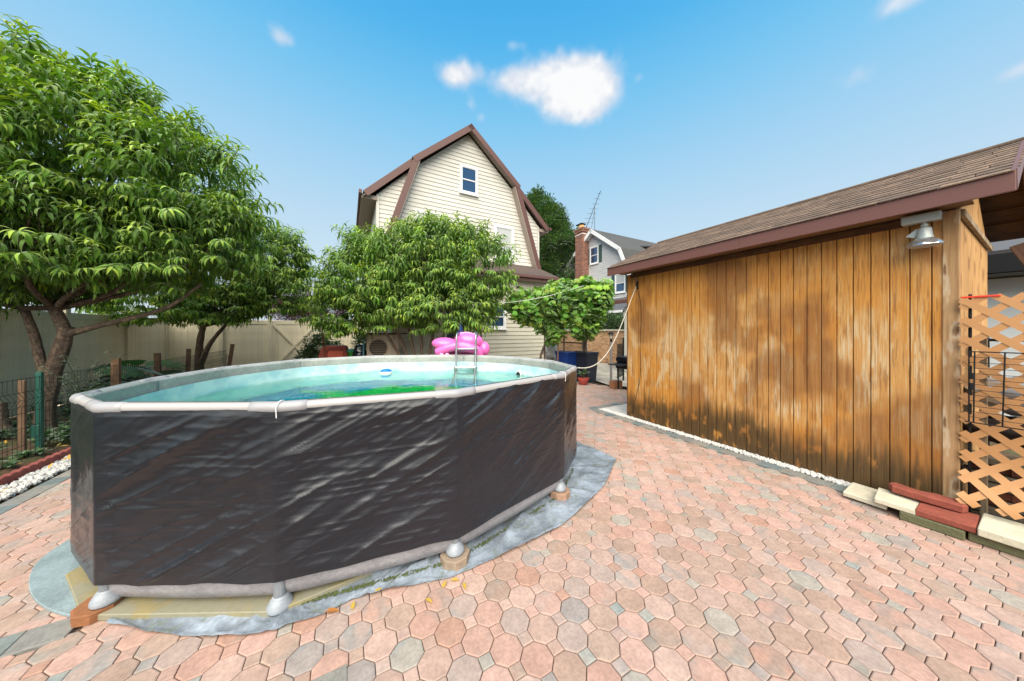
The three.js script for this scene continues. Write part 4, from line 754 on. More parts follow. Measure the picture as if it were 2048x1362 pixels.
// ---------- cream vinyl fence ----------
{
  const vt = tex(256, 256, (u, v) => { const m = fbm(u * 4, v * 6, 4, 195, 4, 6), s = 0.95 + 0.1 * (m - 0.5); return [255 * s, 254 * s, 250 * s]; });
  const vm = std({ color: col(243, 232, 208), map: vt, roughness: 0.45 }), vm2 = std({ color: col(238, 227, 202), map: vt, roughness: 0.45 });
  const H = 2.02, bw = 0.15;
  const bg = mUV(RB(bw - 0.004, H - 0.26, 0.022, 0.004, 0, (H - 0.26) / 2 + 0.15, 0), 1), panel = (L) => {
    const t = thing('vinyl_fence', '', 'fence', 'cream vinyl fence panels round the yard'), n = Math.round((L - 0.13) / bw), w = (L - 0.13) / n;
    for (let i = 0; i < n; i++) { const b = part('fence_board', bg, i % 3 ? vm : vm2, t); b.position.x = 0.065 + w * (i + 0.5); b.scale.x = w / bw; }
    part('top_rail', RB(L - 0.13, 0.15, 0.05, 0.008, L / 2, H - 0.12, 0), vm, t); part('bottom_rail', RB(L - 0.13, 0.15, 0.05, 0.008, L / 2, 0.13, 0), vm, t);
    const po = part('post', RB(0.127, H + 0.06, 0.127, 0.01, 0, (H + 0.06) / 2, 0), vm, t); part('post_cap', new THREE.ConeGeometry(0.1, 0.06, 4).rotateY(Math.PI / 4).translate(0, H + 0.09, 0), vm, po);
    return t;
  };
  for (let i = 0; i < 6; i++) { const t = panel(2.0); atYard(t, -5.26, 2.1 + 2.0 * i, -0.02, Math.PI / 2); t.userData.label = 'cream vinyl fence panel along the garden bed behind the leaning peach tree'; }
  for (let i = 0; i < 2; i++) { const t = panel(1.36); atYard(t, -5.26 + 1.36 * i, 14.1, -0.02); if (i) part('post', RB(0.127, H + 0.06, 0.127, 0.01, 1.35, (H + 0.06) / 2, 0), vm, t); t.userData.label = i ? 'cream vinyl fence panel between the yard corner and the braced gate' : 'cream vinyl fence panel at the shaded corner of the yard'; }
  const g = thing('fence_gate', 'cream vinyl gate with crossed braces and black latch', 'gate'); atYard(g, -2.545, 14.1, -0.02);
  for (let i = 0; i < 9; i++) { const b = part('gate_board', bg, i % 3 ? vm : vm2, g); b.position.x = 0.1 + 0.15 * (i + 0.5); }
  for (const y of [H - 0.12, 0.13]) part('rail', RB(1.36, 0.15, 0.05, 0.008, 0.76, y, 0), vm, g);
  for (const x of [0.1, 1.42]) part('stile', RB(0.1, H - 0.1, 0.056, 0.008, x, H / 2, 0), vm, g);
  for (const s of [1, -1]) part('brace', RB(0.08, 2.08, 0.03, 0.006).rotateZ(s * 0.68).translate(0.76, H / 2, s > 0 ? 0.036 : 0.042), vm2, g);
  part('latch', M([B(0.16, 0.06, 0.04, 1.42, 1.42, 0.045), B(0.05, 0.05, 0.06, 1.52, 1.42, 0.05)]), darkMetal, g); part('handle', tube([V(1.38, 0.85, 0.03), V(1.38, 0.88, 0.09), V(1.38, 1.1, 0.09), V(1.38, 1.13, 0.03)], 0.014, 6), darkMetal, g);
  for (let i = 0; i < 2; i++) { const t = panel(1.2); atYard(t, -0.99 + 1.2 * i, 14.1, -0.02); t.userData.label = i ? 'cream vinyl fence panel ending at the cream house' : 'cream vinyl fence panel beside the gate latch, behind the leafy bush'; }
}
// ---------- green wire fence of the garden bed ----------
{
  const wm = std({ color: col(40, 46, 40), metalness: 0.3, roughness: 0.6 }), gp = std({ color: col(18, 78, 66), roughness: 0.45 }), wood = std({ color: col(150, 118, 92), map: grainTex, roughness: 0.9 });
  const span = (b0, b1, H, label) => {
    const t = thing('wire_fence', label, 'wire fence', 'wire fence spans of the garden bed'); atYard(t, -3.25, b0, 0, Math.PI / 2); const L = b1 - b0, w = [];
    const off = (y) => { const k = Math.abs(y - 0.78); return k < 0.1 ? (0.1 - k) * 0.55 : 0; };
    const ys = [0.04, 0.68, 0.78, 0.88, H];
    for (let x = 0.025; x < L; x += 0.055) w.push(tube(ys.map((y) => V(x + 0.006 * (h2(Math.round(x * 99), 3) - 0.5), y, off(y))), 0.0026, 4));
    for (const y of [0.06, 0.25, 0.45, 0.62, 0.7, 0.78, 0.86, H - 0.01]) w.push(rod(0, y, off(y), L, y, off(y), 0.0026, 4));
    stuff(part('wire_mesh', M(w), wm, t));
  };
  span(3.6, 5.9, 1.02, 'green-black bent wire fence span up to the green post'); span(5.94, 7.25, 1.02, 'bent wire fence span between the green post and a wooden post'); span(7.3, 9.6, 0.98, 'bent wire fence span behind the pool between wooden posts'); span(9.65, 12.2, 0.98, 'wire fence span at the end of the bed by the gate');
  const p = thing('green_fence_post', 'dark green metal fence post with a clamp in the garden bed', 'post'); atYard(p, -3.27, 5.92);
  part('post', RB(0.05, 1.06, 0.05, 0.006, 0, 0.53, 0), gp, p); part('clamp', RB(0.075, 0.14, 0.07, 0.008, -0.02, 0.36, 0), gp, p);
  const ws = (a, b, h, w, tilt, label) => { const o = solo('wooden_post', mUV(RB(w, h, w * 0.8, 0.006, 0, h / 2, 0), 0.6), wood, label, 'post'); atYard(o, a, b); o.rotateZ(tilt); };
  ws(-3.36, 5.86, 0.98, 0.05, 0, 'weathered wooden stake tied to the green fence post'); ws(-3.27, 7.28, 1.12, 0.09, 0, 'dark wooden post in the wire fence beside the berry plant'); ws(-3.3, 8.6, 1.12, 0.085, 0.02, 'pale wooden post in the wire fence beside big squash leaves'); ws(-3.25, 9.62, 1.15, 0.07, -0.03, 'thin wooden post in the wire fence past the squash leaves'); ws(-3.0, 11.2, 1.2, 0.08, -0.12, 'tilted wooden post near the fence gate');
}
// ---------- foliage ----------
const leafM = phy({ vertexColors: true, roughness: 0.85, clearcoat: 0.14, clearcoatRoughness: 0.4, transmission: 0.48, thickness: 0, side: THREE.DoubleSide });
const DOWN = V(0, -1, 0);
class Leaves {
  constructor() { this.pos = []; this.col = []; this.idx = []; }
  blade(base, dir, len, wid, droop, c, seg = 4, prof = (t) => Math.sin(Math.PI * Math.pow(t, 0.75)), fold = 0.3) { // a curved, folded leaf blade
    const p = base.clone(), d = dir.clone().normalize(), s = V(), axis = V(), o = this.pos.length / 3, up = V();
    for (let i = 0; i <= seg; i++) {
      const t = i / seg, w = wid * 0.5 * prof(t);
      s.crossVectors(d, V(0, 1, 0)); if (s.lengthSq() < 0.01) s.set(1, 0, 0.2); s.normalize(); up.crossVectors(s, d).normalize();
      const k = 0.88 + 0.24 * t;
      for (const q of [-1, 0, 1]) { this.pos.push(p.x + s.x * w * q + up.x * w * fold * Math.abs(q), p.y + s.y * w * q + up.y * w * fold * Math.abs(q), p.z + s.z * w * q + up.z * w * fold * Math.abs(q)); const m = q ? 1 : 1.12; this.col.push(c[0] * m, c[1] * m, c[2] * m); }
      p.addScaledVector(d, len / seg);
      axis.crossVectors(d, DOWN); if (axis.lengthSq() > 1e-4) { const a = Math.min(droop / seg, d.angleTo(DOWN) * 0.6); d.applyAxisAngle(axis.normalize(), a); }
    }
    for (let i = 0; i < seg; i++) { const a = o + i * 3; for (const q of [0, 1]) this.idx.push(a + q, a + q + 1, a + q + 3, a + q + 1, a + q + 4, a + q + 3); }
  }
  fan(center, nrm, r, c, lobes = 5, rnd = Math.random) { // a broad lobed leaf (vine)
    const o = this.pos.length / 3, n = nrm.clone().normalize(), s = V().crossVectors(n, V(0.2, 1, 0.1)).normalize(), t = V().crossVectors(s, n), K = lobes * 2 + 4;
    this.pos.push(center.x, center.y, center.z); this.col.push(c[0] * 1.1, c[1] * 1.1, c[2] * 1.1);
    for (let i = 0; i <= K; i++) { const f = i / K, a = Math.PI * (-0.5 - 0.92) + f * Math.PI * 1.84 + Math.PI / 2 * 2, rr = r * (0.84 + 0.16 * Math.cos(f * Math.PI * 2 * lobes)) * (0.85 + 0.25 * Math.sin(f * Math.PI)), z = -0.18 * r + 0.05 * r * (i % 2); const x = Math.cos(a) * rr, y = Math.sin(a) * rr; this.pos.push(center.x + s.x * x + t.x * y + n.x * z, center.y + s.y * x + t.y * y + n.y * z, center.z + s.z * x + t.z * y + n.z * z); this.col.push(...c); }
    for (let i = 0; i < K; i++) this.idx.push(o, o + i + 1, o + i + 2);
  }
  add(g, c) { const o = this.pos.length / 3, p = g.attributes.position; for (let i = 0; i < p.count; i++) { this.pos.push(p.getX(i), p.getY(i), p.getZ(i)); this.col.push(...c); } for (let i = 0; i < g.index.count; i++) this.idx.push(g.index.getX(i) + o); }
  build() { const g = new THREE.BufferGeometry(); g.setAttribute('position', new THREE.Float32BufferAttribute(this.pos, 3)); g.setAttribute('color', new THREE.Float32BufferAttribute(this.col, 3)); g.setIndex(this.idx); g.computeVertexNormals(); return g; }
}
const OLD = [[0.09, 0.215, 0.007], [0.118, 0.25, 0.008], [0.145, 0.28, 0.009], [0.08, 0.2, 0.010]], YOUNG = [[0.29, 0.45, 0.014], [0.34, 0.49, 0.018], [0.24, 0.4, 0.014]];
function peachSpray(seed, tilt, n = 23, L = 0.38, leaf = 0.17, dense = 1) { // one leafy twig with long drooping leaves
  const r = rng(seed), B_ = new Leaves(), tw = []; let p = V(), d = V(Math.sin(tilt), Math.cos(tilt), 0);
  for (let i = 0; i <= 8; i++) { tw.push(p.clone()); p.addScaledVector(d, L / 8); d.applyAxisAngle(V(0, 0, 1), -0.06 * Math.sin(tilt + 0.2) + (r() - 0.5) * 0.05).normalize(); }
  B_.add(tube(tw, (t) => 0.0042 * (1 - 0.7 * t), 4), [0.10, 0.085, 0.035]);
  for (let i = 0; i < n; i++) {
    const t = 0.1 + 0.9 * i / (n - 1), k = Math.min(7, Math.floor(t * 8)), q = tw[k].clone().lerp(tw[k + 1], t * 8 - k), ax = tw[k + 1].clone().sub(tw[k]).normalize();
    const az = i * 2.4 + r() * 0.6, s = V(Math.cos(az), t > 0.72 ? 0.25 : -0.15, Math.sin(az)).addScaledVector(ax, 0.15 + 0.9 * t * t), young = t > 0.72 && r() < 0.85;
    const base = (young ? YOUNG : OLD)[Math.floor(r() * 3)], kk = 0.75 + 0.5 * r(), c = base.map((x) => x * kk);
    B_.blade(q, s, leaf * (young ? 0.8 : 0.95 + 0.3 * r()), leaf * (young ? 0.15 : 0.19), (young ? 1.2 : 1.7) + r() * 0.9, c, 6);
  }
  return B_.build();
}
const sprays = [0.15, 0.6, 1.05, 1.45].map((t, i) => [peachSpray(300 + i, t), peachSpray(320 + i, t, 18, 0.3)]);
function sampleLobes(lobes, n, r, shell = 0.5, inset = 0) { // points near the surface of a union of ellipsoids
  const area = lobes.map((l) => { const q = l[3]; return (Array.isArray(q) ? q[0] * q[1] : q * q); }), tot = area.reduce((a, b) => a + b), out = [];
  const rad = (l) => (Array.isArray(l[3]) ? l[3] : [l[3], l[3], l[3]]).map((q) => q * (1 - inset / Math.max(0.4, q)));
  let guard = 0;
  while (out.length < n && guard++ < n * 20) {
    let t = r() * tot, k = 0; while ((t -= area[k]) > 0 && k < lobes.length - 1) k++;
    const l = lobes[k], R = rad(l), z = r() * 2 - 1, a = r() * 6.2832, s = Math.sqrt(1 - z * z), o = V(s * Math.cos(a), z, s * Math.sin(a)), f = 1 - shell * r() * r() + 0.26 * (fbm(o.x * 2.2 + k * 7, o.y * 2.2 + o.z, 3, 205) - 0.5) * 2;
    const p = V(l[0] + o.x * R[0] * f, l[1] + o.y * R[1] * f, -(l[2]) + o.z * R[2] * f);
    let deep = false; for (const m of lobes) if (m !== l) { const Q = rad(m); if (((p.x - m[0]) / Q[0]) ** 2 + ((p.y - m[1]) / Q[1]) ** 2 + ((p.z + m[2]) / Q[2]) ** 2 < 0.34) { deep = true; break; } }
    if (!deep) out.push({ p, o });
  }
  return out;
}
function foliage(parent, name, pts, geos, pickGeo, scale, seed, nearParts = 0, partName = 'leaf_spray', tint = 0.35, mat = leafM) {
  const r = rng(seed), items = pts.map(({ p, o }) => {
    const [row, yaw] = pickGeo(o, r), list = geos[row], k = Math.floor(r() * list.length), s = scale * (0.75 + 0.5 * r());
    const m = new THREE.Matrix4().compose(p, new THREE.Quaternion().setFromEuler(new THREE.Euler((r() - 0.5) * 0.8, yaw, (r() - 0.5) * 0.7, 'YXZ')), V(s, s, s)), c = 1 - tint / 2 + tint * r(), w = (r() - 0.5) * 0.25;
    return { g: list[k], m, c: [c * (1 + w), c, c * (1 - w)], dist: p.distanceTo(camera.position) };
  }).sort((a, b) => a.dist - b.dist);
  items.slice(0, nearParts).forEach((it) => { const m = part(partName, it.g, mat, parent); it.m.decompose(m.position, m.quaternion, m.scale); m.position.sub(parent.position); });
  const by = new Map(); for (const it of items.slice(nearParts)) { if (!by.has(it.g)) by.set(it.g, []); by.get(it.g).push(it); }
  for (const [g, L] of by) { const im = shade(new THREE.InstancedMesh(g, mat, L.length)); L.forEach((it, i) => { it.m.setPosition(V().setFromMatrixPosition(it.m).sub(parent.position)); im.setMatrixAt(i, it.m); im.setColorAt(i, new THREE.Color(...it.c)); }); im.name = name; im.userData.kind = 'stuff'; parent.add(im); }
}
const pickSpray = (o, r) => { const up = o.y * 0.9 + 0.35 + (r() - 0.5) * 0.7, tilt = Math.acos(clamp(up, -0.2, 1)); return [Math.min(3, Math.floor(tilt / 0.42)), Math.atan2(-o.z, o.x) + (r() - 0.5) * 0.9]; };
const barkM = std({ map: barkTex, roughness: 0.95, bumpMap: barkTex, bumpScale: 0.012 });
function treeLimbs(parent, trunk, lobes, seed, r0, extra = 5, from = null) {
  const r = rng(seed), base = V(parent.position.x, parent.position.y, parent.position.z), L = [], loc = (p) => V(p[0] - base.x, p[1] - base.y, -p[2] - base.z);
  for (const [pts, ra, rb] of trunk) L.push(tube(pts.map(loc), (t) => lerp(ra, rb, t) * (0.92 + 0.2 * vn(t * 9, seed, 207)), 12, 22));
  part('trunk', M(L), barkM, parent);
  const B2 = [], start = from || trunk[0][0][trunk[0][0].length - 1];
  for (const l of lobes) {
    const R = Array.isArray(l[3]) ? Math.min(...l[3]) : l[3], c = V(l[0], l[1], -l[2]).sub(base), s = loc(start), m = s.clone().lerp(c, 0.5).add(V((r() - 0.5) * 0.3, -0.15, (r() - 0.5) * 0.3));
    B2.push(tube([s, m, c], (t) => lerp(r0, 0.018, t), 7, 10));
    for (let i = 0; i < extra; i++) { const o = V(r() - 0.5, r() * 0.9 - 0.25, r() - 0.5).normalize().multiplyScalar(R * 0.85), f = s.clone().lerp(c, 0.35 + 0.6 * r()); B2.push(tube([f, f.clone().lerp(c.clone().add(o), 0.5).add(V(0, 0.12, 0)), c.clone().add(o)], (t) => lerp(0.018, 0.005, t), 5, 7)); }
  }
  part('branches', M(B2), barkM, parent);
}
{ // leaning peach tree in the bed
  const t = thing('peach_tree', 'large peach tree with forked trunk leaning out of the garden bed', 'tree'); t.position.set(-7.2, 0, -4.6);
  const lobes = [[-7.7, 4.15, 4.9, [1.8, 1.6, 1.6]], [-6.25, 4.15, 4.7, [1.35, 1.3, 1.4]], [-4.95, 3.75, 4.6, [0.8, 0.8, 0.95]], [-7.2, 2.75, 4.5, [1.2, 0.85, 1.0]], [-5.55, 2.78, 4.7, [0.95, 0.75, 0.95]], [-6.1, 2.75, 3.7, [0.7, 0.75, 0.6]], [-6.6, 3.7, 3.7, [1.0, 1.0, 0.7]], [-8.4, 3.2, 4.2, [1.2, 1.1, 1.0]], [-7.0, 5.05, 4.9, [1.0, 0.6, 0.9]], [-4.85, 3.0, 4.9, [0.6, 0.6, 0.7]], [-7.8, 2.3, 4.3, [1.2, 0.5, 0.9]], [-6.0, 2.5, 4.4, [0.8, 0.45, 0.7]]];
  treeLimbs(t, [[[[-7.22, -0.05, 4.62], [-7.2, 0.3, 4.6], [-7.1, 0.85, 4.6], [-6.95, 1.3, 4.6], [-6.86, 1.62, 4.6]], 0.105, 0.08], [[[-7.14, 0.75, 4.6], [-7.27, 1.1, 4.6], [-7.32, 1.45, 4.58], [-7.36, 1.9, 4.5]], 0.06, 0.045], [[[-6.9, 1.5, 4.6], [-6.45, 1.63, 4.62], [-5.95, 1.76, 4.66], [-5.4, 1.95, 4.7], [-4.9, 2.3, 4.7]], 0.05, 0.02], [[[-6.88, 1.55, 4.6], [-7.02, 1.95, 4.55], [-7.3, 2.4, 4.45], [-7.6, 3.0, 4.5]], 0.07, 0.045], [[[-7.02, 1.95, 4.55], [-6.95, 2.4, 4.5], [-6.7, 3.0, 4.4]], 0.07, 0.04], [[[-7.34, 0.0, 4.3], [-7.45, 0.25, 4.3], [-7.52, 0.5, 4.35]], 0.13, 0.09]], lobes, 211, 0.045, 6, [-6.95, 1.9, 4.55]);
  foliage(t, 'foliage', sampleLobes(lobes, 2300, rng(213), 0.36, 0.2), sprays, pickSpray, 1.12, 214, 260);
}
{ // second peach tree near the yard corner
  const t = thing('peach_tree', 'smaller peach tree near the gate, its dark trunk among squash leaves', 'tree'); t.position.set(-9.0, 0, -8.6);
  const lobes = [[-8.6, 3.05, 8.6, [1.7, 1.3, 1.4]], [-7.0, 3.6, 8.5, [1.0, 0.95, 1.0]], [-6.65, 2.6, 8.4, [0.85, 0.7, 0.9]], [-9.9, 2.5, 8.3, [1.2, 0.9, 1.1]], [-6.55, 3.85, 8.6, [0.55, 0.5, 0.55]], [-7.9, 2.2, 8.1, [1.0, 0.6, 0.8]]];
  treeLimbs(t, [[[[-9.0, 0, 8.6], [-9.02, 0.6, 8.6], [-8.95, 1.2, 8.55], [-8.8, 1.7, 8.5]], 0.11, 0.07], [[[-8.98, 0.6, 8.6], [-8.6, 1.2, 8.5], [-8.1, 1.8, 8.5]], 0.07, 0.04]], lobes, 221, 0.05, 5);
  foliage(t, 'foliage', sampleLobes(lobes, 1400, rng(223), 0.42, 0.2), sprays, pickSpray, 1.15, 224, 0);
}
{ // peach tree in front of the house, many stems
  const t = thing('peach_tree', 'rounded many-stemmed peach tree standing before the cream house', 'tree'); t.position.set(-2.5, 0, -8.3);
  const lobes = [[-2.45, 3.2, 8.3, [1.35, 1.2, 1.2]], [-3.95, 2.85, 8.3, [1.2, 1.0, 1.0]], [-1.1, 3.3, 8.4, [0.95, 1.0, 0.9]], [-1.85, 2.2, 7.9, [1.05, 0.72, 0.9]], [-4.4, 2.05, 8.1, [1.0, 0.6, 0.8]], [-4.15, 3.6, 8.4, [0.55, 0.6, 0.6]], [-2.3, 4.1, 8.4, [0.6, 0.55, 0.6]], [-1.2, 2.25, 8.2, [0.65, 0.7, 0.7]], [-3.0, 2.2, 7.8, [1.1, 0.65, 0.7]], [-1.5, 4.0, 8.5, [0.5, 0.45, 0.5]]];
  const st = []; const r = rng(230); for (let i = 0; i < 7; i++) { const q = (i / 6 - 0.5) * 2; st.push([[[-2.45 + q * 0.22, -0.05, 8.3 + (r() - 0.5) * 0.3], [-2.5 + q * 0.45, 0.6, 8.3], [-2.5 + q * 0.8, 1.2, 8.25], [-2.5 + q * 1.15, 1.9, 8.2], [-2.5 + q * 1.4, 2.6, 8.2]], 0.055, 0.028]); }
  treeLimbs(t, st, lobes, 231, 0.035, 5, [-2.5, 1.9, 8.25]);
  foliage(t, 'foliage', sampleLobes(lobes, 1800, rng(233), 0.42, 0.12), sprays, pickSpray, 1.25, 234, 0);
}
// small-leaved foliage for farther trees and bushes
function tuft(seed, n, spread, leaf, cols, wid = 0.5) { const r = rng(seed), L = new Leaves(); for (let i = 0; i < n; i++) { const o = V(r() - 0.5, r() - 0.5, r() - 0.5).multiplyScalar(spread * 2 * Math.cbrt(r())), d = V(o.x + (r() - 0.5) * 0.3 * spread, o.y * 0.5 + 0.2 * spread, o.z + (r() - 0.5) * 0.3 * spread), c = cols[Math.floor(r() * cols.length)].map((x) => x * (0.7 + 0.6 * r())); L.blade(o, d.lengthSq() > 0 ? d : V(0, 1, 0), leaf * (0.7 + 0.6 * r()), leaf * wid, 0.9 * r(), c, 2, (t) => Math.sin(Math.PI * (0.04 + 0.92 * t)), 0.15); } return L.build(); }
const anyYaw = (o, r) => [0, r() * 6.283];
function leafyTree(name, label, at, trunkR, trunkTop, lobes, count, tufts, scale, seed, cat = 'tree') {
  const t = thing(name, label, cat); t.position.set(at[0], 0, -at[2]);
  treeLimbs(t, [[[[at[0], -0.1, at[2]], [at[0] + 0.1, trunkTop * 0.5, at[2]], [at[0], trunkTop, at[2]]], trunkR, trunkR * 0.6]], lobes, seed, trunkR * 0.4, 3);
  foliage(t, 'foliage', sampleLobes(lobes, count, rng(seed + 1), 0.6), [tufts], anyYaw, scale, seed + 2); return t;
}
const maple = [tuft(401, 60, 0.34, 0.15, [[0.05, 0.13, 0.016], [0.07, 0.16, 0.02], [0.095, 0.2, 0.026]]), tuft(402, 60, 0.36, 0.15, [[0.05, 0.12, 0.016], [0.08, 0.17, 0.022]])];
leafyTree('street_tree', 'tall green tree rising behind the cream house roof', [2.9, 0, 26], 0.3, 4.5, [[2.4, 9.6, 26, [2.5, 2.3, 2.2]], [3.9, 8.4, 25.5, [2.1, 1.9, 2]], [2.2, 12.0, 26, [1.3, 1.5, 1.3]], [4.3, 6.6, 25, [1.8, 1.6, 1.6]], [2.6, 6.6, 25.5, [2.2, 1.6, 1.8]], [3.2, 11.0, 26, [1.4, 1.3, 1.3]]], 1500, maple, 1.15, 410);
const plum = [tuft(421, 50, 0.3, 0.12, [[0.11, 0.012, 0.04], [0.17, 0.02, 0.075], [0.07, 0.015, 0.03], [0.05, 0.05, 0.02]])];
leafyTree('plum_tree', 'purple-leaved plum tree beyond the fence gate', [-15.2, 0, 21.5], 0.16, 2.2, [[-15.4, 3.6, 21.5, [1.5, 1.1, 1.2]], [-14.6, 3.1, 21.2, [1.2, 0.8, 1]], [-13.2, 2.9, 21.5, [1.3, 0.8, 1]], [-16.3, 3.0, 21.5, [1.2, 0.9, 1]]], 420, plum, 1.0, 430);
const bushG = [tuft(441, 46, 0.14, 0.085, [[0.03, 0.10, 0.014], [0.05, 0.14, 0.02], [0.09, 0.21, 0.03]]), tuft(442, 46, 0.14, 0.085, [[0.04, 0.12, 0.016], [0.07, 0.17, 0.024]])];
function bush(name, label, lobes, count, geos, scale, seed, cat = 'bush') { const t = thing(name, label, cat), l0 = lobes[0]; t.position.set(l0[0], 0, -l0[2]); const r = rng(seed), st = []; for (let i = 0; i < 5; i++) st.push(tube([V((r() - 0.5) * 0.1, 0, (r() - 0.5) * 0.1), V((r() - 0.5) * 0.3, l0[1] * 0.5, (r() - 0.5) * 0.3), V((r() - 0.5) * 0.6, l0[1], (r() - 0.5) * 0.5)], 0.012, 5, 6)); part('stems', M(st), barkM, t); foliage(t, 'foliage', sampleLobes(lobes, count, rng(seed + 1), 0.7), [geos], anyYaw, scale, seed + 2); return t; }
bush('leafy_bush', 'dense rounded green bush against the fence beside the red wheelbarrow', [[-6.2, 0.75, 9.7, [0.5, 0.62, 0.45]], [-5.85, 0.85, 9.6, [0.32, 0.4, 0.3]], [-6.55, 0.6, 9.7, [0.3, 0.5, 0.3]]], 150, bushG, 1.0, 450);
bush('leafy_bush', 'thin pale-leaved shrub behind the red wheelbarrow handle', [[-5.0, 1.15, 10.2, [0.3, 0.28, 0.3]]], 30, bushG, 1.0, 455);
const conif = [tuft(461, 70, 0.2, 0.1, [[0.04, 0.11, 0.012], [0.08, 0.18, 0.02], [0.03, 0.075, 0.012]], 0.3)];
[[5.55, 17.5, 2.3, 'dark clipped conifer shrub beyond the brick wall, nearest the grape vine'], [6.05, 17.0, 2.15, 'yellow-green clipped conifer shrub beyond the brick wall'], [6.75, 17.0, 2.25, 'bright green clipped conifer shrub beyond the brick wall pier']].forEach(([x, d, y, l], i) => bush('conifer_shrub', l, [[x, y - 0.75, d, [0.55, 0.95, 0.5]], [x + 0.2, y - 0.5, d, [0.35, 0.6, 0.35]]], 110, conif, 1.2, 470 + i * 5, 'shrub'));
bush('leafy_bush', 'sunlit yellow-green bushes glimpsed past the white garage', [[15.6, 1.6, 9.0, [1.2, 1.5, 1.2]], [16.8, 2.4, 9.6, [1.4, 1.6, 1.3]], [17.5, 1.4, 9.5, [1.4, 1.4, 1.2]]], 420, bushG, 2.2, 490);
// big-leaved garden plants in the bed
const squash = (() => { const L = new Leaves(), r = rng(501); for (let i = 0; i < 7; i++) { const a = r() * 6.28, h = 0.25 + r() * 0.35, q = 0.12 + r() * 0.25, c = V(Math.cos(a) * q, h, Math.sin(a) * q); L.add(tube([V(0, 0, 0), V(c.x * 0.4, h * 0.6, c.z * 0.4), c], 0.006, 4, 5), [0.09, 0.16, 0.03]); L.fan(c, V(Math.cos(a) * 0.5, 1, Math.sin(a) * 0.5), 0.15 + 0.06 * r(), [0.05, 0.155, 0.03].map((x) => x * (0.8 + 0.5 * r())), 3); } return L.build(); })();
const weed = [0, 1].map((k) => { const L = new Leaves(), r = rng(510 + k); for (let i = 0; i < 16; i++) { const a = r() * 6.28, c = [[0.04, 0.13, 0.02], [0.07, 0.19, 0.03], [0.05, 0.14, 0.05]][Math.floor(r() * 3)]; L.blade(V((r() - 0.5) * 0.08, r() * 0.08, (r() - 0.5) * 0.08), V(Math.cos(a), 0.7 + r(), Math.sin(a)), 0.1 + 0.1 * r(), 0.05, 1.2, c, 3, (t) => Math.sin(Math.PI * (0.05 + 0.9 * t)), 0.2); } return L.build(); });
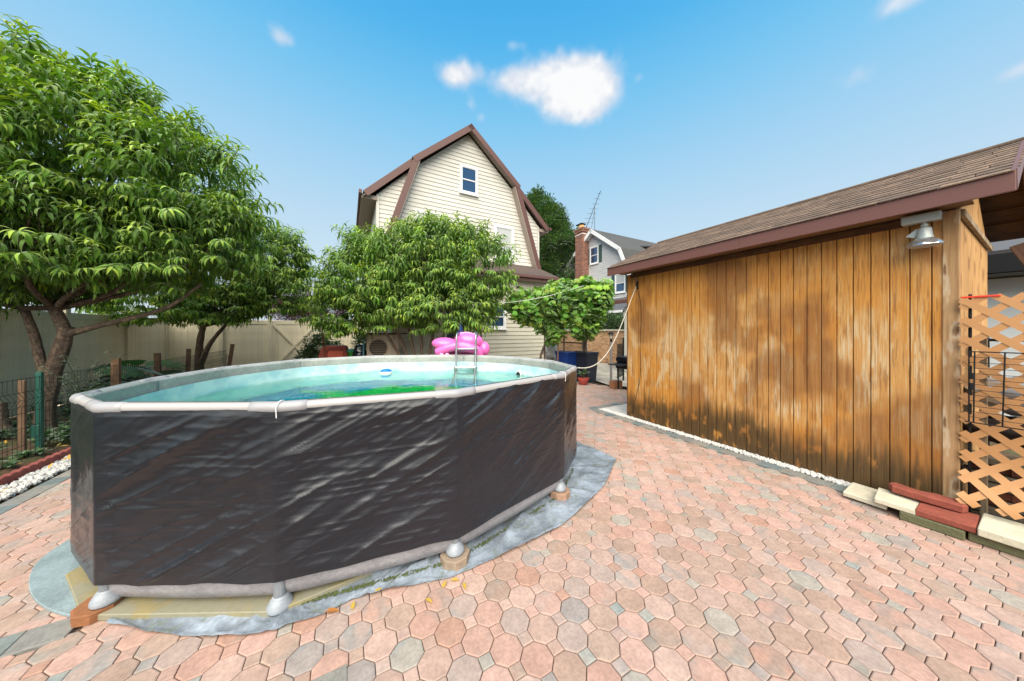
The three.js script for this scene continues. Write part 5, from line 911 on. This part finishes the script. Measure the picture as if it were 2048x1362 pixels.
{
  const r = rng(520);
  [[-3.7, 8.0], [-3.9, 9.0], [-4.2, 9.8], [-3.6, 9.3], [-4.0, 10.6]].forEach(([a, b], i) => { const o = solo('squash_plant', squash, leafM, 'broad-leaved squash plant in the garden bed behind the wire fence', 'plant', 'squash plants in the bed'); atYard(o, a, b, 0.05, i * 1.3); o.scale.setScalar(1.25 + 0.3 * r()); });
  const wm = shade(new THREE.InstancedMesh(weed[0], leafM, 420)), m4 = new THREE.Matrix4();
  for (let i = 0; i < 420; i++) { const a = -5.1 + 1.95 * r(), b = 2.4 + 9.5 * r(), s = 0.5 + 1.0 * r() * vn(a * 2, b * 2, 521); m4.compose(Y(a, 0.06, b), new THREE.Quaternion().setFromEuler(new THREE.Euler(0, r() * 6, 0)), V(s, s, s)); wm.setMatrixAt(i, m4); const c = 0.7 + 0.6 * r(); wm.setColorAt(i, new THREE.Color(c, c, c)); }
  wm.name = 'weeds'; wm.userData = { kind: 'stuff', label: 'low green weeds and seedlings covering the garden bed soil', category: 'weeds' }; scene.add(wm);
  const yl = new Leaves(); yl.blade(V(), V(1, 0.15, 0), 0.07, 0.026, 0.3, [0.62, 0.42, 0.03], 4); const yg = yl.build();
  const spots = [[-1.04, 1.65, 0, 'brown curled fallen leaf beside the pool tarp edge'], [-0.89, 1.66, 1, 'yellow fallen leaf on the pavers between the tarp and the grey blocks'], [-0.78, 1.8, 0], [-0.5, 1.73, 1], [-0.42, 1.8, 0], [-0.33, 1.86, 1], [-0.3, 1.84, 0]];
  const brown = std({ color: col(150, 96, 40), roughness: 0.8, side: THREE.DoubleSide });
  spots.forEach(([x, d, k, l], i) => { const o = solo('fallen_leaf', yg, i === 0 ? brown : leafM, l || 'small yellow fallen leaf on the pavers near a pool leg block', 'leaf', 'fallen leaves by the pool'); o.position.set(x, 0.008, -d); o.rotation.y = i * 1.9; o.scale.setScalar(i ? 0.8 : 1.25); });
  const fl = shade(new THREE.InstancedMesh(yg, leafM, 60)); for (let i = 0; i < 60; i++) { const a = -2.8 - 2.2 * Math.pow(r(), 2), b = 3 + 4.5 * r(); m4.compose(Y(a, a > -3 ? 0.055 : 0.13, b), new THREE.Quaternion().setFromEuler(new THREE.Euler(r() * 0.6, r() * 6, r() * 0.5)), V(1, 1, 1)); fl.setMatrixAt(i, m4); fl.setColorAt(i, new THREE.Color(0.8 + 0.4 * r(), 0.8 + 0.3 * r(), 1)); }
  fl.name = 'leaf_litter'; fl.userData = { kind: 'stuff', label: 'scattered yellow leaves on the white chips and soil', category: 'leaves' }; scene.add(fl);
  // berry plant by the wire fence
  const bt = thing('berry_plant', 'spindly green berry plant poking above the wire fence', 'plant'); bt.position.copy(Y(-3.45, 0.05, 6.95));
  const L = new Leaves(); for (let i = 0; i < 6; i++) { const a = i * 1.1, h = 0.8 + 0.42 * r(), tip = V(Math.cos(a) * 0.32, h, Math.sin(a) * 0.32); L.add(tube([V(0, 0, 0), V(tip.x * 0.3, h * 0.7, tip.z * 0.3), tip], 0.006, 5, 6), [0.08, 0.1, 0.04]); for (let k = 0; k < 12; k++) { const t = 0.4 + 0.6 * k / 11, q = V(tip.x * t * t, h * t, tip.z * t * t), b = r() * 6.28; L.blade(q, V(Math.cos(b), 0.3, Math.sin(b)), 0.1, 0.05, 1.0, [0.06, 0.16, 0.025].map((x) => x * (0.7 + 0.6 * r())), 3, (u) => Math.sin(Math.PI * (0.05 + 0.9 * u)), 0.2); } }
  part('leaves', L.build(), leafM, bt);
}
{ // strappy lilies along the house wall
  const L = new Leaves(), r = rng(530); for (let i = 0; i < 22; i++) { const a = r() * 6.28; L.blade(V((r() - 0.5) * 0.16, 0, (r() - 0.5) * 0.12), V(Math.cos(a) * 0.45, 1.2, Math.sin(a) * 0.45), 0.55 + 0.4 * r(), 0.045, 1.0 + r(), [0.05, 0.14, 0.025].map((x) => x * (0.7 + 0.7 * r())), 5); }
  const g = L.build(); for (let i = 0; i < 9; i++) { const o = solo('lily_clump', g, leafM, 'strappy green lily clump in the row along the house wall', 'plant', 'lily clumps along the house wall'); o.position.set(-0.7 + i * 0.2, 0, -9.6 - (i % 2) * 0.2); o.rotation.y = i * 2.1; o.scale.setScalar(0.95 + 0.2 * r()); }
}
{ // grape vine over its frame
  const t = thing('grape_vine', 'bright green grape vine sprawling over a post frame by the drive', 'vine'); t.position.set(1.4, 0, -8.9);
  const mk = (s) => { const L = new Leaves(), r = rng(s); for (let i = 0; i < 11; i++) { const c = V((r() - 0.5) * 0.34, (r() - 0.5) * 0.34, (r() - 0.5) * 0.34); L.fan(c, V(c.x * 2 + (r() - 0.5) * 0.7, 0.5 + r() * 0.6, c.z * 2 + 0.5 + (r() - 0.5) * 0.7), 0.068 + 0.03 * r(), [[0.12, 0.3, 0.018], [0.17, 0.37, 0.022], [0.26, 0.46, 0.034], [0.09, 0.24, 0.018]][Math.floor(r() * 4)].map((x) => x * (0.8 + 0.4 * r())), 5); } return L.build(); };
  const lobes = [[0.55, 2.3, 9.2, [0.75, 0.5, 0.7]], [1.4, 2.42, 8.95, [0.9, 0.6, 0.8]], [2.15, 2.45, 8.7, [0.65, 0.66, 0.65]], [2.1, 1.85, 8.65, [0.55, 0.5, 0.5]], [0.95, 1.95, 9.0, [0.45, 0.4, 0.45]], [1.25, 1.5, 8.9, [0.2, 0.32, 0.2]], [2.55, 2.6, 8.7, [0.3, 0.5, 0.4]]];
  foliage(t, 'foliage', sampleLobes(lobes, 760, rng(541), 0.55, 0.08), [[mk(542), mk(543), mk(544)]], anyYaw, 1.0, 545);
  const loc = (x, y, d) => V(x - 1.4, y, -(d - 8.9));
  for (const [x, d] of [[1.36, 8.85], [1.62, 9.3], [2.2, 9.15], [1.05, 9.6]]) part('frame_post', tube([loc(x, 0, d), loc(x, 2.45, d)], 0.022, 8), std({ color: col(110, 84, 70), roughness: 0.8 }), t);
  part('vine_stem', M([tube([loc(2.08, 0.05, 8.95), loc(2.25, 0.5, 9.0), loc(2.2, 1.1, 9.0), loc(2.28, 1.7, 9.0), loc(2.0, 2.4, 8.9)], (q) => 0.05 - 0.025 * q, 7, 16), tube([loc(0.85, 0.1, 9.4), loc(0.9, 0.8, 9.3), loc(1.12, 1.5, 9.1), loc(1.0, 2.2, 9.1)], (q) => 0.045 - 0.025 * q, 7, 14)]), barkM, t);
  part('vine_arms', M([tube([loc(0.2, 2.2, 9.3), loc(1.4, 2.4, 9.0), loc(2.5, 2.5, 8.7)], 0.018, 6, 12)]), barkM, t);
}
// ---------- pool things ----------
{
  const t = thing('pool_ladder', 'steel pool ladder with curved handrails straddling the far pool wall', 'ladder'); t.position.set(-0.74, 0, -4.9);
  const m = std({ color: col(150, 154, 160), metalness: 0.85, roughness: 0.28 }), pl = std({ color: col(176, 177, 180), roughness: 0.5 });
  for (const x of [-0.155, 0.155]) {
    const pts = [V(x * 1.05, 0.06, 0.42), V(x, 0.9, 0.16), V(x, 1.3, 0.1)]; for (let i = 0; i <= 8; i++) { const a = i / 8 * Math.PI; pts.push(V(x, 1.42 + 0.11 * Math.sin(a), -0.02 + 0.11 * Math.cos(a))); } pts.push(V(x, 1.2, -0.16), V(x, 0.6, -0.34), V(x, 0.0, -0.52));
    part('handrail', tube(pts, 0.017, 10, 60), m, t);
    part('rail_clamp', RB(0.05, 0.09, 0.06, 0.01, x, 0.96, 0.155), m, t);
  }
  for (const [y, z] of [[0.98, 0.15], [0.72, 0.22], [0.46, 0.3]]) part('step', RB(0.33, 0.03, 0.085, 0.01, 0, y, z), pl, t);
  for (const [y, z] of [[1.22, -0.15], [0.95, -0.24], [0.66, -0.32], [0.36, -0.42]]) part('step', RB(0.33, 0.03, 0.085, 0.01, 0, y, z), pl, t);
  part('platform', RB(0.36, 0.025, 0.16, 0.008, 0, 1.27, -0.02), pl, t);
}
{ // pink inflatable resting on the far rim
  const t = thing('pink_pool_float', 'bright pink inflatable float resting on the far pool rim', 'pool float'); t.position.set(-0.9, 1.17, -5.12);
  const m = phy({ color: col(234, 112, 190), roughness: 0.28, clearcoat: 0.4, transmission: 0.12, thickness: 0 }), pale = phy({ color: col(244, 150, 200), roughness: 0.3 });
  const blob = (rx, ry, rz, x, y, z, tz = 0, ty = 0) => new THREE.SphereGeometry(1, 28, 18).scale(rx, ry, rz).rotateZ(tz).rotateY(ty).translate(x, y, z);
  part('left_cushion', blob(0.235, 0.115, 0.2, -0.24, 0.165, 0.0, -0.08), m, t);
  part('right_cushion', blob(0.25, 0.14, 0.2, 0.16, 0.225, 0.0, -0.1), m, t);
  part('body_tube', tube([V(-0.36, 0.03, 0.13), V(-0.22, 0.09, 0.15), V(0, 0.14, 0.16), V(0.2, 0.11, 0.15), V(0.33, 0.05, 0.13), V(0.36, -0.08, 0.1)], (q) => 0.085 - 0.02 * Math.abs(2 * q - 1), 16, 30), m, t);
  part('end_cushion', blob(0.1, 0.125, 0.12, 0.42, 0.085, -0.02, 0.1), m, t);
  part('lower_tube', tube([V(-0.4, -0.02, -0.05), V(-0.2, 0.0, -0.22), V(0.15, 0.0, -0.24), V(0.4, 0.0, -0.1)], 0.075, 14, 20), m, t);
  for (const x of [-0.26, -0.17]) part('air_valve', blob(0.036, 0.026, 0.03, x, -0.0, 0.2), pale, t);
  part('printed_band', tube([V(0.02, 0.352, 0.06), V(0.14, 0.362, 0.05), V(0.28, 0.325, 0.06)], 0.014, 8, 12), pale, t);
}
{
  const t = thing('chlorine_floater', 'round floating chlorinator with blue cap on the pool water', 'floater'); t.position.set(-1.9, WATER, -4.5);
  const w = std({ color: col(224, 228, 220), roughness: 0.4 }), b = std({ color: col(30, 110, 190), roughness: 0.35 });
  part('float_ring', lathe([[0, -0.05], [0.07, -0.045], [0.09, -0.015], [0.09, 0.012], [0.084, 0.024], [0, 0.026]], 22), w, t); part('cap', lathe([[0.084, 0.024], [0.08, 0.04], [0.06, 0.055], [0.03, 0.063], [0, 0.064]], 22), b, t); part('dispenser', C(0.045, 0.04, 0.16, 14, 0, -0.13, 0), w, t);
}
// ---------- things along the back ----------
{
  const t = thing('air_conditioner', 'beige outdoor air conditioner unit under a wooden shelf by the house', 'air conditioner'); t.position.set(-3.86, 0, -9.0); t.rotation.y = TH * 0.35;
  const m = std({ color: col(188, 172, 150), roughness: 0.5 }), wood = std({ color: col(104, 82, 68), map: grainTex, roughness: 0.9 });
  part('cabinet', RB(0.9, 0.72, 0.34, 0.02, 0, 1.1, 0), m, t); part('corner_panel', RB(0.2, 0.7, 0.02, 0.006, 0.34, 1.1, 0.176), std({ color: col(178, 162, 142), roughness: 0.5 }), t);
  part('fan_recess', C(0.255, 0.255, 0.02, 30).rotateX(Math.PI / 2).translate(-0.12, 1.06, 0.172), std({ color: col(74, 66, 60), roughness: 0.8 }), t);
  const gr = [new THREE.TorusGeometry(0.262, 0.014, 6, 32).translate(-0.12, 1.06, 0.18)]; for (let i = -4; i <= 4; i++) { const y = i * 0.055, L = Math.sqrt(Math.max(0.001, 0.255 ** 2 - y * y)); gr.push(rod(-0.12 - L, 1.06 + y, 0.188, -0.12 + L, 1.06 + y, 0.188, 0.004, 4)); } part('fan_grille', M(gr), m, t);
  part('fan_blades', M([0, 1, 2].map((i) => B(0.09, 0.2, 0.01, 0, 0.11, 0).rotateZ(i * 2.094).translate(-0.12, 1.06, 0.165))), darkMetal, t);
  part('badge', B(0.1, 0.025, 0.004, 0.34, 1.36, 0.188), std({ color: col(120, 108, 96) }), t);
  for (const x of [-0.38, 0.38]) part('stand_leg', B(0.05, 0.74, 0.3, x, 0.37, 0), darkMetal, t);
  const s = solo('shelf_board', mUV(RB(1.3, 0.035, 0.5, 0.006), 0.6), wood, 'brown wooden shelf board lying on the air conditioner', 'board'); s.position.set(-3.78, 1.483, -9.0); s.rotation.y = TH * 0.35;
  const c = solo('teal_stake', RB(0.035, 1.46, 0.03, 0.004, 0, 0.73, 0), std({ color: col(92, 148, 158), roughness: 0.6 }), 'pale teal stake standing against the air conditioner', 'stake'); c.position.set(-4.33, 0, -8.7);
}
{
  const t = thing('wheelbarrow', 'faded red wheelbarrow tipped up on its nose beside the bush', 'wheelbarrow'); t.position.set(-5.3, 0, -8.9); t.rotation.y = 0.25;
  const red = std({ color: col(186, 84, 70), map: mottle, roughness: 0.55 }), wd = std({ color: col(150, 100, 78), map: grainTex, roughness: 0.85 });
  const sh = new THREE.Shape(); sh.moveTo(-0.38, 0.35); sh.quadraticCurveTo(-0.38, 1.06, -0.2, 1.1); sh.lineTo(0.26, 1.1); sh.quadraticCurveTo(0.36, 1.08, 0.36, 0.35); sh.closePath();
  part('tray', new THREE.ExtrudeGeometry(sh, { depth: 0.26, bevelEnabled: true, bevelSize: 0.03, bevelThickness: 0.05, bevelSegments: 3 }).translate(0, 0, -0.15), red, t);
  part('tray_panel', RB(0.4, 0.42, 0.05, 0.01, 0.09, 0.76, 0.17), std({ color: col(206, 92, 64), roughness: 0.5 }), t);
  part('tray_lip', tube([V(-0.16, 0.4, 0.17), V(-0.14, 1.0, 0.18), V(0.34, 1.0, 0.18), V(0.36, 0.4, 0.17)], 0.02, 6, 20), std({ color: col(150, 66, 56), roughness: 0.5 }), t);
  for (const x of [-0.16, 0.3]) part('handle', rod(x * 0.9, 0.3, 0.2, x - 0.1, x < 0 ? 1.47 : 1.1, 0.12, 0.02, 8), wd, t);
  part('wheel', new THREE.TorusGeometry(0.15, 0.045, 8, 20).rotateY(Math.PI / 2).translate(0, 0.2, -0.05), darkMetal, t); part('axle', rod(-0.2, 0.2, -0.05, 0.2, 0.2, -0.05, 0.015), darkMetal, t);
  for (const x of [-0.22, 0.22]) part('leg', rod(x, 0.02, 0.25, x, 0.5, 0.14, 0.015), darkMetal, t);
}
function crumple(g, a, f, s) { const p = g.attributes.position; for (let i = 0; i < p.count; i++) { const x = p.getX(i), y = p.getY(i), z = p.getZ(i), k = 1 + a * (Math.abs(2 * fbm(x * f + z * f * 0.7, y * f + z * f * 0.3, 3, s) - 1) - 0.4); p.setXYZ(i, x * k, y * k, z * k); } g.computeVertexNormals(); return g; }
{
  const g = crumple(new THREE.SphereGeometry(0.5, 40, 28).scale(0.48, 1.2, 0.4), 0.28, 6, 601);
  const o = solo('rubbish_bag', g, phy({ color: col(22, 24, 38), roughness: 0.25, clearcoat: 0.5 }), 'glossy black bin bag propped beside the air conditioner', 'bag'); o.position.set(-4.55, 0.62, -8.9); o.rotation.z = -0.05;
  const tb = thing('green_tub', 'bright green plastic tub between the wheelbarrow and the black bag', 'tub'); tb.position.set(-4.92, 0, -9.2);
  const gm = std({ color: col(60, 150, 50), roughness: 0.4 }); part('body', lathe([[0, 0], [0.24, 0], [0.3, 0.92], [0.29, 0.92], [0.23, 0.03], [0, 0.03]], 20), gm, tb); part('rim', new THREE.TorusGeometry(0.3, 0.02, 6, 24).rotateX(Math.PI / 2).translate(0, 0.93, 0), gm, tb); part('lid', lathe([[0.3, 0.94], [0.2, 1.0], [0, 1.02]], 20), gm, tb);
  const um = thing('blue_parasol', 'folded blue garden parasol leaning in the peach tree behind the float', 'parasol'); um.position.set(-1.28, 0, -7.4);
  part('canopy', lathe([[0.02, 1.75], [0.05, 1.66], [0.1, 1.45], [0.14, 1.2], [0.12, 0.9], [0.05, 0.85]], 10), std({ color: col(34, 54, 118), roughness: 0.7 }), um); part('pole', C(0.016, 0.016, 1.85, 8, 0, 0.925, 0), metalM, um);
}
// ---------- bins, posts and gate by the drive ----------
function bin(color, label, a, b, lid) {
  const t = thing('wheelie_bin', label, 'bin'); atYard(t, a, b, 0, 0.1);
  const m = std({ color, roughness: 0.45 });
  const g = new THREE.CylinderGeometry(0.36, 0.29, 0.84, 4, 1).rotateY(Math.PI / 4).translate(0, 0.44, 0).toNonIndexed(); g.computeVertexNormals(); part('body', g, m, t);
  part('rim', RB(0.54, 0.05, 0.54, 0.015, 0, 0.85, 0), m, t); if (lid) part('lid', RB(0.55, 0.045, 0.56, 0.02, 0, 0.897, 0.0), m, t); part('handle', tube([V(-0.2, 0.86, -0.3), V(-0.2, 0.92, -0.33), V(0.2, 0.92, -0.33), V(0.2, 0.86, -0.3)], 0.014, 6), m, t);
  for (const x of [-0.22, 0.22]) part('wheel', C(0.09, 0.09, 0.05, 14).rotateZ(Math.PI / 2).translate(x, 0.09, -0.22), darkMetal, t);
}
bin(col(20, 52, 118), 'blue plastic bin standing behind the grape vine post', 5.98, 7.3, true); bin(col(28, 32, 46), 'black plastic bin at the end of the brick paving', 6.4, 6.92, true);
{
  const mk = (a, b, label) => {
    const t = thing('lamp_post', label, 'lamp post', 'small solar lamp posts beside the drive'); atYard(t, a, b);
    const pm = std({ color: col(150, 148, 146), metalness: 0.5, roughness: 0.5 });
    part('post', C(0.032, 0.032, 1.25, 10, 0, 0.625, 0), pm, t); part('neck', lathe([[0.02, 1.24], [0.04, 1.26], [0.025, 1.3], [0.055, 1.34]], 12), darkMetal, t);
    part('lantern_glass', C(0.055, 0.042, 0.12, 12, 0, 1.4, 0), phy({ color: col(232, 232, 225), roughness: 0.3, transmission: 0.5, thickness: 0 }), t); part('lantern_cap', lathe([[0.1, 1.46], [0.09, 1.48], [0.05, 1.52], [0, 1.535]], 14), darkMetal, t); part('lantern_bars', M([0, 1, 2, 3].map((i) => rod(Math.cos(i * 1.571) * 0.048, 1.34, Math.sin(i * 1.571) * 0.048, Math.cos(i * 1.571) * 0.058, 1.46, Math.sin(i * 1.571) * 0.058, 0.006, 4))), darkMetal, t);
  };
  mk(6.66, 6.17, 'grey post with a small black lantern beside the iron gate'); mk(6.5, 7.03, 'grey post with a small black lantern half hidden by grape leaves');
  const cf = thing('chain_link_fence', 'rusty chain-link fence panel under the grape vine', 'fence'); atYard(cf, 6.42, 7.1, 0, Math.PI / 2); const L = 1.9, w = [];
  for (let k = -24; k < 40; k++) { const x = k * 0.05; for (const s of [1, -1]) { let xa = x, xb = x + s * 1.1, ya = 0.06, yb = 1.16; const cl = (v) => (v - x) * s + 0.06; if (s > 0) { if (xa < 0) { ya = cl(0); xa = 0; } if (xb > L) { yb = cl(L); xb = L; } } else { if (xa > L) { ya = cl(L); xa = L; } if (xb < 0) { yb = cl(0); xb = 0; } } if (yb - ya > 0.02 && xa >= -0.01 && xa <= L + 0.01 && xb >= -0.01 && xb <= L + 0.01 && ya >= 0) w.push(rod(xa, ya, 0, xb, yb, 0, 0.0022, 4)); } }
  stuff(part('chain_mesh', M(w), std({ color: col(150, 146, 140), metalness: 0.6, roughness: 0.5 }), cf)); part('top_rail', rod(0, 1.18, 0, L, 1.18, 0, 0.02, 8), std({ color: col(70, 52, 46), roughness: 0.7 }), cf); for (const x of [0, L]) part('end_post', C(0.025, 0.025, 1.25, 8, x, 0.625, 0), std({ color: col(176, 170, 160), roughness: 0.6 }), cf);
  const ig = thing('iron_gate', 'black iron bar gate standing open beside the barbecue', 'gate'); atYard(ig, 6.95, 6.2, 0, 0.5); for (let i = 0; i < 9; i++) part('bar', C(0.008, 0.008, 1.0, 6, i * 0.085, 0.66, 0), darkMetal, ig); for (const y of [0.2, 0.42, 0.82, 1.16]) part('rail', B(0.76, 0.02, 0.014, 0.34, y, 0), darkMetal, ig); part('gate_post', C(0.028, 0.028, 1.35, 8, 0.8, 0.675, 0), darkMetal, ig);
  const wb = solo('wrapped_bundle', crumple(new THREE.SphereGeometry(0.3, 36, 24).scale(0.95, 1.2, 0.8), 0.35, 9, 611), std({ color: col(206, 208, 212), metalness: 0.2, roughness: 0.4 }), 'crumpled white plastic-wrapped bundle behind the chain-link fence', 'bundle'); wb.position.set(1.32, 0.9, -10.3);
  const bb = solo('wooden_crate', mUV(RB(0.7, 0.56, 0.6, 0.01, 0, 0.28, 0), 0.5), std({ color: col(120, 96, 76), map: grainTex, roughness: 0.9 }), 'wooden crate under the white wrapped bundle', 'crate'); bb.position.set(1.32, 0, -10.3);
}
{
  const t = thing('barbecue', 'black kettle barbecue with flat hood beside the far shed corner', 'barbecue'); atYard(t, 6.62, 5.5);
  part('firebox', RB(0.6, 0.16, 0.42, 0.03, 0, 0.64, 0), darkMetal, t); part('hood', RB(0.62, 0.17, 0.44, 0.07, 0, 0.8, 0), std({ color: col(26, 27, 34), roughness: 0.3, metalness: 0.4 }), t); part('side_shelf', RB(0.3, 0.03, 0.4, 0.008, -0.44, 0.68, 0), std({ color: col(40, 42, 48), roughness: 0.4 }), t);
  for (const x of [-0.24, 0.24]) for (const z of [-0.16, 0.16]) part('leg', C(0.018, 0.018, 0.58, 8, x, 0.29, z), darkMetal, t); part('hood_handle', tube([V(-0.15, 0.8, 0.24), V(-0.15, 0.8, 0.29), V(0.15, 0.8, 0.29), V(0.15, 0.8, 0.24)], 0.012, 6), metalM, t);
  const bk = solo('terracotta_block', mUV(RB(0.3, 0.2, 0.2, 0.01, 0, 0.1, 0), 0.4), std({ color: col(170, 116, 84), map: mottle, roughness: 0.9 }), 'tan brick block on the ground under the barbecue shelf', 'block'); atYard(bk, 6.42, 5.78);
  const pp = thing('potted_plant', 'small green plant in a red pot by the black bin', 'plant'); atYard(pp, 6.0, 6.6);
  part('pot', lathe([[0, 0], [0.11, 0], [0.16, 0.17], [0.17, 0.2], [0.15, 0.2], [0.13, 0.17], [0, 0.16]], 18), std({ color: col(168, 72, 62), roughness: 0.7 }), pp); const lf = part('leaves', weed[1], leafM, pp); lf.position.y = 0.17; lf.scale.setScalar(1.7);
}
renderer.render(scene, camera);
